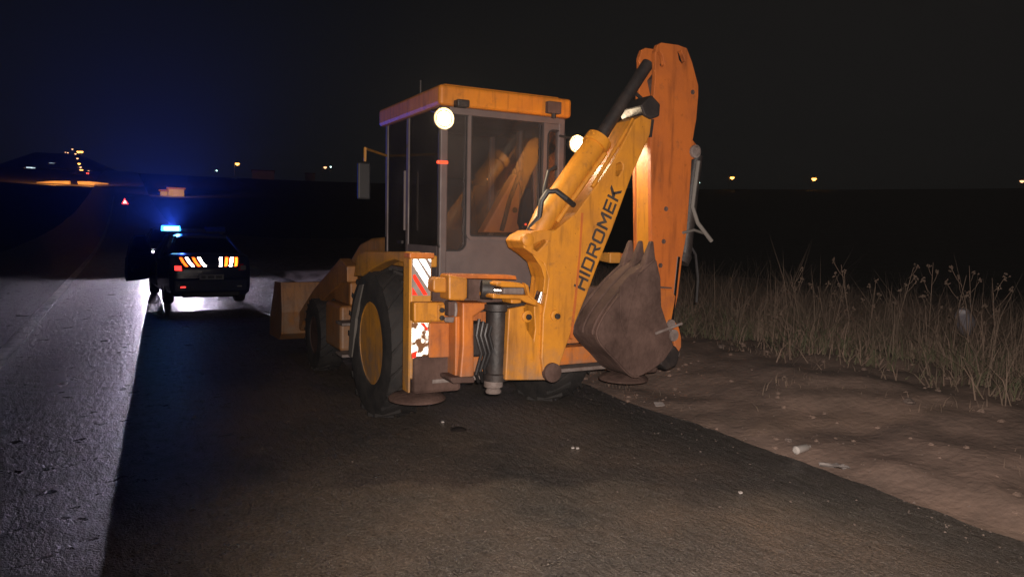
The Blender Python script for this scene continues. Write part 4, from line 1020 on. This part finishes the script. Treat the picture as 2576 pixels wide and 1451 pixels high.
# lit boundary walls at the end of the road
def lit_wall(poly, D, name, label):
    pts = [at(x, y, D) for x, y in poly]; n = Vector((CF.x, CF.y, 0)).normalized()
    o = MB().prism(pts, n * .5).build(name, 'concrete'); tag(o, label, 'wall'); return o
lit_wall([(92, 458), (130, 455), (174, 455), (176, 470), (165, 478), (130, 476), (92, 474)], 198, 'boundary_wall', 'long concrete wall lit orange at the far end of the road, left part')
lit_wall([(194, 456), (225, 456), (272, 461), (272, 472), (200, 474)], 198, 'boundary_wall', 'long concrete wall lit orange at the far end of the road, right part')
for px in (135, 228):
    p = at(px, 446, 190); q = at(px, 464, 199)
    spot('wall_floodlight', p, q, 6500, 150, (1, .36, .06), .8, .2)
# yellow-lit shed pieces beyond the police car
sh_ = far_block(403, 421.5, 481, 168, 5, 'concrete', 'roadside_shed', 'small square shed lit yellow above the police car, left of the pair', 'shed')
sh_ = far_block(423, 463, 476, 168, 5, 'concrete', 'roadside_shed', 'wider shed lit yellow above the police car, right of the pair', 'shed')
spot('shed_floodlight', at(432, 470, 163), at(436, 487, 168.5), 1500, 150, (1, .48, .08), .8, .2)
# triangular warning sign by the road
D = 95; p = at(314, 508, D); g = terrain(p.x, p.y)
sg = empty('road_sign', (p.x, p.y, g)); sg.rotation_euler[2] = math.atan2(CR.y, CR.x); hz = p.z - g
tag(sg, 'small red and white triangular warning sign far along the road', 'road sign')
MB().tube([(0, .05, -.3), (0, .05, hz + .3)], .04, 8).build('post', 'lamp_post', sg)
tri = lambda s, y: [(-.5 * s, y, hz - .29 * s), (.5 * s, y, hz - .29 * s), (0, y, hz + .58 * s)]
pn = MB().prism(tri(.80, 0), (0, .01, 0)).build('sign_panel', 'retro_sign', sg)
MB().prism(tri(.42, -.004), (0, .003, 0)).build('sign_centre', 'retro_sign_white', pn)
# distant car on the far road
p = at(221, 470, 240); fc = empty('distant_car', (p.x, p.y, terrain(p.x, p.y) - .2)); fc.rotation_euler[2] = rad(75)
p_h = p.z - fc.location.z
tag(fc, 'tiny distant car with red tail lamps by the lit wall', 'car')
MB().loft([[(x * k, y, z) for x, z in ((-.85, .25), (.85, .25), (.9, .7), (.8, zt), (-.8, zt), (-.9, .7))] for y, k, zt in ((0, .9, .85), (.2, 1, .95), (.9, .9, 1.45), (2.4, .9, 1.45), (3.2, 1, .95), (4.3, .9, .75))]).build('body', 'car_dark', fc)
for sx in (-1, 1):
    MB().box((sx * .7 - .2, -.06, .6), (sx * .7 + .2, -.01, .8)).build('tail_lamp', 'tail_lit', fc)

# ------------------------------------------------------------------ weeds and litter on the verge
def grass(name, m, n, xr, yr, hr, label, dens=None, wid=.006, lean=.25, seed=1):
    rnd = random.Random(seed); vs, fs = [], []
    k = 0
    while k < n:
        x, y = rnd.uniform(*xr), rnd.uniform(*yr)
        if dens and rnd.random() > dens(x, y): continue
        k += 1
        z = verge_z(x, y) - .02; h = rnd.uniform(*hr) * (0.85 + 1.1 * mnoise.noise(Vector((x * .9, y * .9, 5))))
        a = rnd.uniform(0, 6.283); la = rnd.uniform(0, lean) * h; w = wid * rnd.uniform(.6, 1.4)
        da = rnd.uniform(0, 6.283); dx, dy = math.cos(a) * w, math.sin(a) * w; lx_, ly_ = math.cos(da) * la, math.sin(da) * la
        o = len(vs)
        vs += [(x - dx, y - dy, z), (x + dx, y + dy, z), (x + dx * .8 + lx_ * .3, y + dy * .8 + ly_ * .3, z + h * .55), (x - dx * .8 + lx_ * .3, y - dy * .8 + ly_ * .3, z + h * .55), (x + lx_, y + ly_, z + h)]
        fs += [(o, o + 1, o + 2, o + 3), (o + 3, o + 2, o + 4)]
    me = bpy.data.meshes.new(name); me.from_pydata(vs, [], fs); me.update()
    o = bpy.data.objects.new(name, me); COL.objects.link(o); me.materials.append(M[m])
    tag(o, label, 'grass', kind='stuff'); return o
def edge_d(x, y):
    e = 4.15 + .6 * mnoise.noise(Vector((1, y * .6, 2))) + .25 * mnoise.noise(Vector((1, y * 2.1, 2)))
    return sstep(e - .45, e + .7, x) * (0.10 + .90 * max(0, min(1, .40 + 2.4 * mnoise.noise(Vector((x * 1.1, y * 1.1, 8))))))
grass('dry_grass', 'dry_grass', 34000, (3.8, 13), (-6, 16), (.15, .60), 'dry straw-coloured grass along the verge', edge_d, .006, 1.7, 1)
grass('tall_dry_grass', 'dry_grass', 5200, (4.9, 12), (-5, 15), (.55, 1.05), 'tall dry grass stems behind the verge', edge_d, .005, .8, 2)
grass('green_grass', 'green_grass', 20000, (4.2, 12), (-6, 12), (.10, .38), 'dull green grass between the dry stems', edge_d, .008, 1.4, 3)
grass('verge_tufts', 'dry_grass', 1500, (1.9, 5), (-6, 16), (.04, .14), 'short dry tufts scattered on the sandy verge', lambda x, y: max(0, mnoise.noise(Vector((x * 1.3, y * 1.3, 11))) - .12) * 2.5, .004, .8, 4)
# single tall weeds with seed heads
WE = [(1945, 890, 745, 5), (1905, 905, 790, 4), (2010, 900, 690, 6), (2095, 910, 700, 6), (2135, 915, 665, 5), (2180, 920, 720, 6), (2245, 925, 670, 7), (2330, 930, 660, 6), (2385, 940, 690, 7), (2440, 930, 668, 5), (2500, 960, 700, 6), (1985, 960, 800, 4), (1850, 880, 770, 5), (2075, 905, 720, 5)]
rnd = random.Random(5)
for i, (px, pb, ptop, nb) in enumerate(WE):
    p = on_z(px, pb, .0); z0 = verge_z(p.x, p.y) - .03
    dd = math.hypot(p.x - CAM.x, p.y - CAM.y); tp = at(px, ptop, dd); h = max(.5, tp.z - z0)
    t = empty('dry_weed', (p.x, p.y, z0))
    lean = Vector((rnd.uniform(-.1, .1), rnd.uniform(-.1, .1), 0))
    MB().tube([(0, 0, 0), lean * .3 * h + Vector((0, 0, h * .4)), lean * h + Vector((0, 0, h * .75)), lean * 1.5 * h + Vector((0, 0, h))], [.009, .007, .005, .003], 5).build('stem', 'dry_grass', t)
    for k in range(nb):
        sd = MB()
        zz = h * (.38 + .58 * k / nb); a = rnd.uniform(0, 6.283); l_ = rnd.uniform(.10, .24)
        base = lean * zz * 1.2 + Vector((0, 0, zz)); tip = base + Vector((math.cos(a) * l_ * .7, math.sin(a) * l_ * .7, l_))
        sd.tube([base, (base + tip) / 2 + Vector((0, 0, -.02)), tip], .0035, 4)
        for q in range(9):
            c = tip + Vector((rnd.gauss(0, .016), rnd.gauss(0, .016), rnd.gauss(0, .02))); s = rnd.uniform(.008, .018)
            sd.add([c + Vector((s, 0, 0)), c + Vector((-s * .5, s, 0)), c + Vector((-s * .5, -s, .3 * s)), c + Vector((0, 0, s * 1.6))], [(0, 1, 2), (0, 3, 1), (1, 3, 2), (2, 3, 0)])
        sd.build('seed_head', 'dry_grass', t)
    pos = 'first second third fourth fifth sixth seventh eighth ninth tenth eleventh twelfth thirteenth fourteenth'.split()
    rank = sorted(range(len(WE)), key=lambda j: WE[j][0]).index(i)
    tag(t, f'tall dry weed stem, {pos[rank]} from the left among the verge weeds', 'weed', 'tall dry weeds on the verge')
# loose grit along the broken asphalt edge
def grit():
    rg = random.Random(21); vs, fs = [], []
    for k in range(1300):
        y = rg.uniform(-6, 9); x = edge_x(y) + rg.gauss(.16, .42)
        if rg.random() < .25: x = rg.uniform(-3, 4.4)
        on_v = x > edge_x(y) + .02
        z = verge_z(x, y) if on_v else 0.0; s_ = rg.uniform(.003, .012) * (1.5 if rg.random() < .08 else 1)
        o_ = len(vs); a = rg.uniform(0, 6.28)
        for (px_, py_, pz_) in ((1, 0, .2), (-.4, .9, .15), (-.7, -.6, .2), (.1, .1, 1.0), (.1, 0, -.3)):
            vs.append((x + s_ * (px_ * math.cos(a) - py_ * math.sin(a)), y + s_ * (px_ * math.sin(a) + py_ * math.cos(a)), z + s_ * pz_ * .8))
        fs += [tuple(o_ + i for i in f) for f in ((0, 1, 3), (1, 2, 3), (2, 0, 3), (1, 0, 4), (2, 1, 4), (0, 2, 4))]
    o = MB().add(vs, fs).build('gravel', 'stone'); tag(o, 'loose grit scattered along the broken asphalt edge', 'gravel', kind='stuff')
grit()
def clods():
    rg = random.Random(33); vs, fs = [], []
    for k in range(1500):
        y = rg.uniform(-6, 10); x = rg.uniform(1.75, 5.2); s_ = .006 + .03 * rg.random() ** 3
        if mnoise.noise(Vector((x * 1.7, y * 1.7, 31))) < rg.uniform(-.3, .3): continue
        o_ = len(vs); z = verge_z(x, y); n = 6
        for lv, (rr, zz) in enumerate(((1, 0), (.8, .5), (.35, .8))):
            for q in range(n):
                a = 6.283 * q / n + lv * .4; r_ = s_ * rr * rg.uniform(.75, 1.25)
                vs.append((x + r_ * math.cos(a), y + r_ * math.sin(a), z - .003 + s_ * zz * rg.uniform(.8, 1.1)))
        fs += [(o_ + l * n + q, o_ + l * n + (q + 1) % n, o_ + (l + 1) * n + (q + 1) % n, o_ + (l + 1) * n + q) for l in range(2) for q in range(n)] + [tuple(o_ + 2 * n + q for q in range(n))]
    o = MB().add(vs, fs).build('earth_clods', 'sand'); tag(o, 'small clods of earth strewn over the sandy verge', 'earth', kind='stuff')
clods()
# litter
def litter(name, m, px, py, fn, label, cat, bevel=.0, smooth=False):
    p = on_z(px, py, .0)
    z = verge_z(p.x, p.y) if p.x > edge_x(p.y) + .02 else 0.0
    p = on_z(px, py, z); b = MB(); fn(b); o = b.build(name, m, bevel=bevel, smooth=smooth); o.location = (p.x, p.y, (verge_z(p.x, p.y) if p.x > edge_x(p.y) + .02 else 0) + .001)
    tag(o, label, cat); return o
litter('paper_scrap', 'paper', 1658, 1025, lambda b: b.prism([(-.06, -.02, 0), (.05, -.035, .0), (.065, .02, .02), (-.05, .03, .03)], (0, 0, .006)), 'flat pale scrap lying at the asphalt edge below the bucket', 'litter')
def bottle(b): b.tube([(-.10, 0, .035), (-.085, 0, .035), (.05, .02, .035), (.08, .025, .035), (.11, .03, .035)], [.02, .034, .034, .016, .014], 14)
litter('plastic_bottle', 'clear_plastic', 2020, 1142, bottle, 'crushed clear plastic bottle glinting at the asphalt edge', 'bottle', smooth=True)
def sheet(b):
    n = 9; vs = [(-.15 + .30 * i / n, -.05 + .10 * j / n, .010 + .016 * mnoise.noise(Vector((i * .9, j * .9, 3)))) for j in range(n + 1) for i in range(n + 1)]
    vs2 = [(x, y, z + .004) for x, y, z in vs]; N = n + 1
    f = [(j * N + i, j * N + i + 1, (j + 1) * N + i + 1, (j + 1) * N + i) for j in range(n) for i in range(n)]
    b.add(vs + vs2, f + [tuple(len(vs) + q for q in r_) for r_ in f])
litter('plastic_sheet', 'paper', 2112, 1180, sheet, 'crumpled pale plastic sheet on the dark asphalt edge', 'litter', smooth=True).rotation_euler[2] = rad(-42)
def bag(b):
    vs = []; N, K = 10, 14
    for i in range(N + 1):
        th = math.pi * i / N
        for k in range(K):
            a = 2 * math.pi * k / K; r_ = math.sin(th) * (.13 + .05 * mnoise.noise(Vector((math.cos(a) * 1.5, math.sin(a) * 1.5, th))))
            vs.append((math.cos(a) * r_ + .07 * math.cos(th), math.sin(a) * r_ * .8, .17 - .20 * math.cos(th) * (1 if i > 2 else 1.2)))
    b.add(vs, [(i * K + k, i * K + (k + 1) % K, (i + 1) * K + (k + 1) % K, (i + 1) * K + k) for i in range(N) for k in range(K)])
pb = on_z(2425, 900, .0); ob = MB(); bag(ob); o = ob.build('plastic_bag', 'bag_white', smooth=True); dd = math.hypot(pb.x - CAM.x, pb.y - CAM.y) - .4
p = at(2425, 835, dd); o.location = p; tag(o, 'pale plastic bag caught among the dry weeds', 'bag')
rnd = random.Random(11)
STN = [(1480, 942, .10, 'stone lying under the right side of the rear frame'), (1555, 948, .12, 'larger stone under the bucket'), (1815, 868, .05, 'small stone at the foot of the verge grass'), (1985, 1108, .035, 'small pebble on the asphalt edge left of the bottle'), (2290, 1010, .06, 'stone on the sandy verge at the right')]
for px, py, s, lab in STN:
    def st_(b):
        vs = []; N, K = 6, 9
        for i in range(N + 1):
            th = math.pi * i / N
            for k in range(K):
                a = 2 * math.pi * k / K; q = s * (.8 + .5 * mnoise.noise(Vector((math.sin(th) * math.cos(a) * 1.4 + px, math.sin(th) * math.sin(a) * 1.4, math.cos(th)))))
                vs.append((math.sin(th) * math.cos(a) * q * 1.3, math.sin(th) * math.sin(a) * q, s * .35 + math.cos(th) * q * .6))
        b.add(vs, [(i * K + k, i * K + (k + 1) % K, (i + 1) * K + (k + 1) % K, (i + 1) * K + k) for i in range(N) for k in range(K)])
    litter('stone', 'stone', px, py, st_, lab, 'stone')
for px, py, lab in ((1113, 1062, 'tiny bright glass chip on the asphalt behind the left foot plate'), (1440, 1127, 'left glass chip of a glinting pair on the asphalt'), (1452, 1128, 'right glass chip of a glinting pair on the asphalt'), (1862, 1240, 'glinting glass chip on the dusty lane at lower right')):
    litter('glass_chip', 'clear_plastic', px, py, lambda b: b.prism([(-.014, -.008, 0), (.012, -.010, 0), (.016, .008, .002), (-.008, .010, .003)], (0, 0, .010)), lab, 'litter')
for px, py, lab in ((1153, 1080, 'small flat dark lump of mud on the asphalt behind the machine'),):
    litter('mud_lump', 'black_steel', px, py, lambda b: b.lathe([(.001, .018), (.05, .014), (.075, .0)], (0, 0, 0), 'z', 14), lab, 'mud', smooth=True)

# ------------------------------------------------------------------ thin haze added for lamp glow and lifted blacks
hz_m = bpy.data.materials.new('glow_haze'); hz_m.use_nodes = True
nt = hz_m.node_tree; nt.nodes.remove(nt.nodes['Principled BSDF'])
pv = nt.nodes.new('ShaderNodeVolumePrincipled')
pv.inputs['Color'].default_value = (.9, .9, .92, 1); pv.inputs['Density'].default_value = .0003; pv.inputs['Anisotropy'].default_value = .72
nt.links.new(pv.outputs[0], nt.nodes['Material Output'].inputs['Volume'])
M['glow_haze'] = hz_m
hb = MB().box((CAM.x - 2700, CAM.y - 2700, -6), (CAM.x + 2700, CAM.y + 2700, 110)).build('haze', 'glow_haze')
tag(hb, 'thin haze added over the whole place for lamp glow', 'haze', kind='stuff')
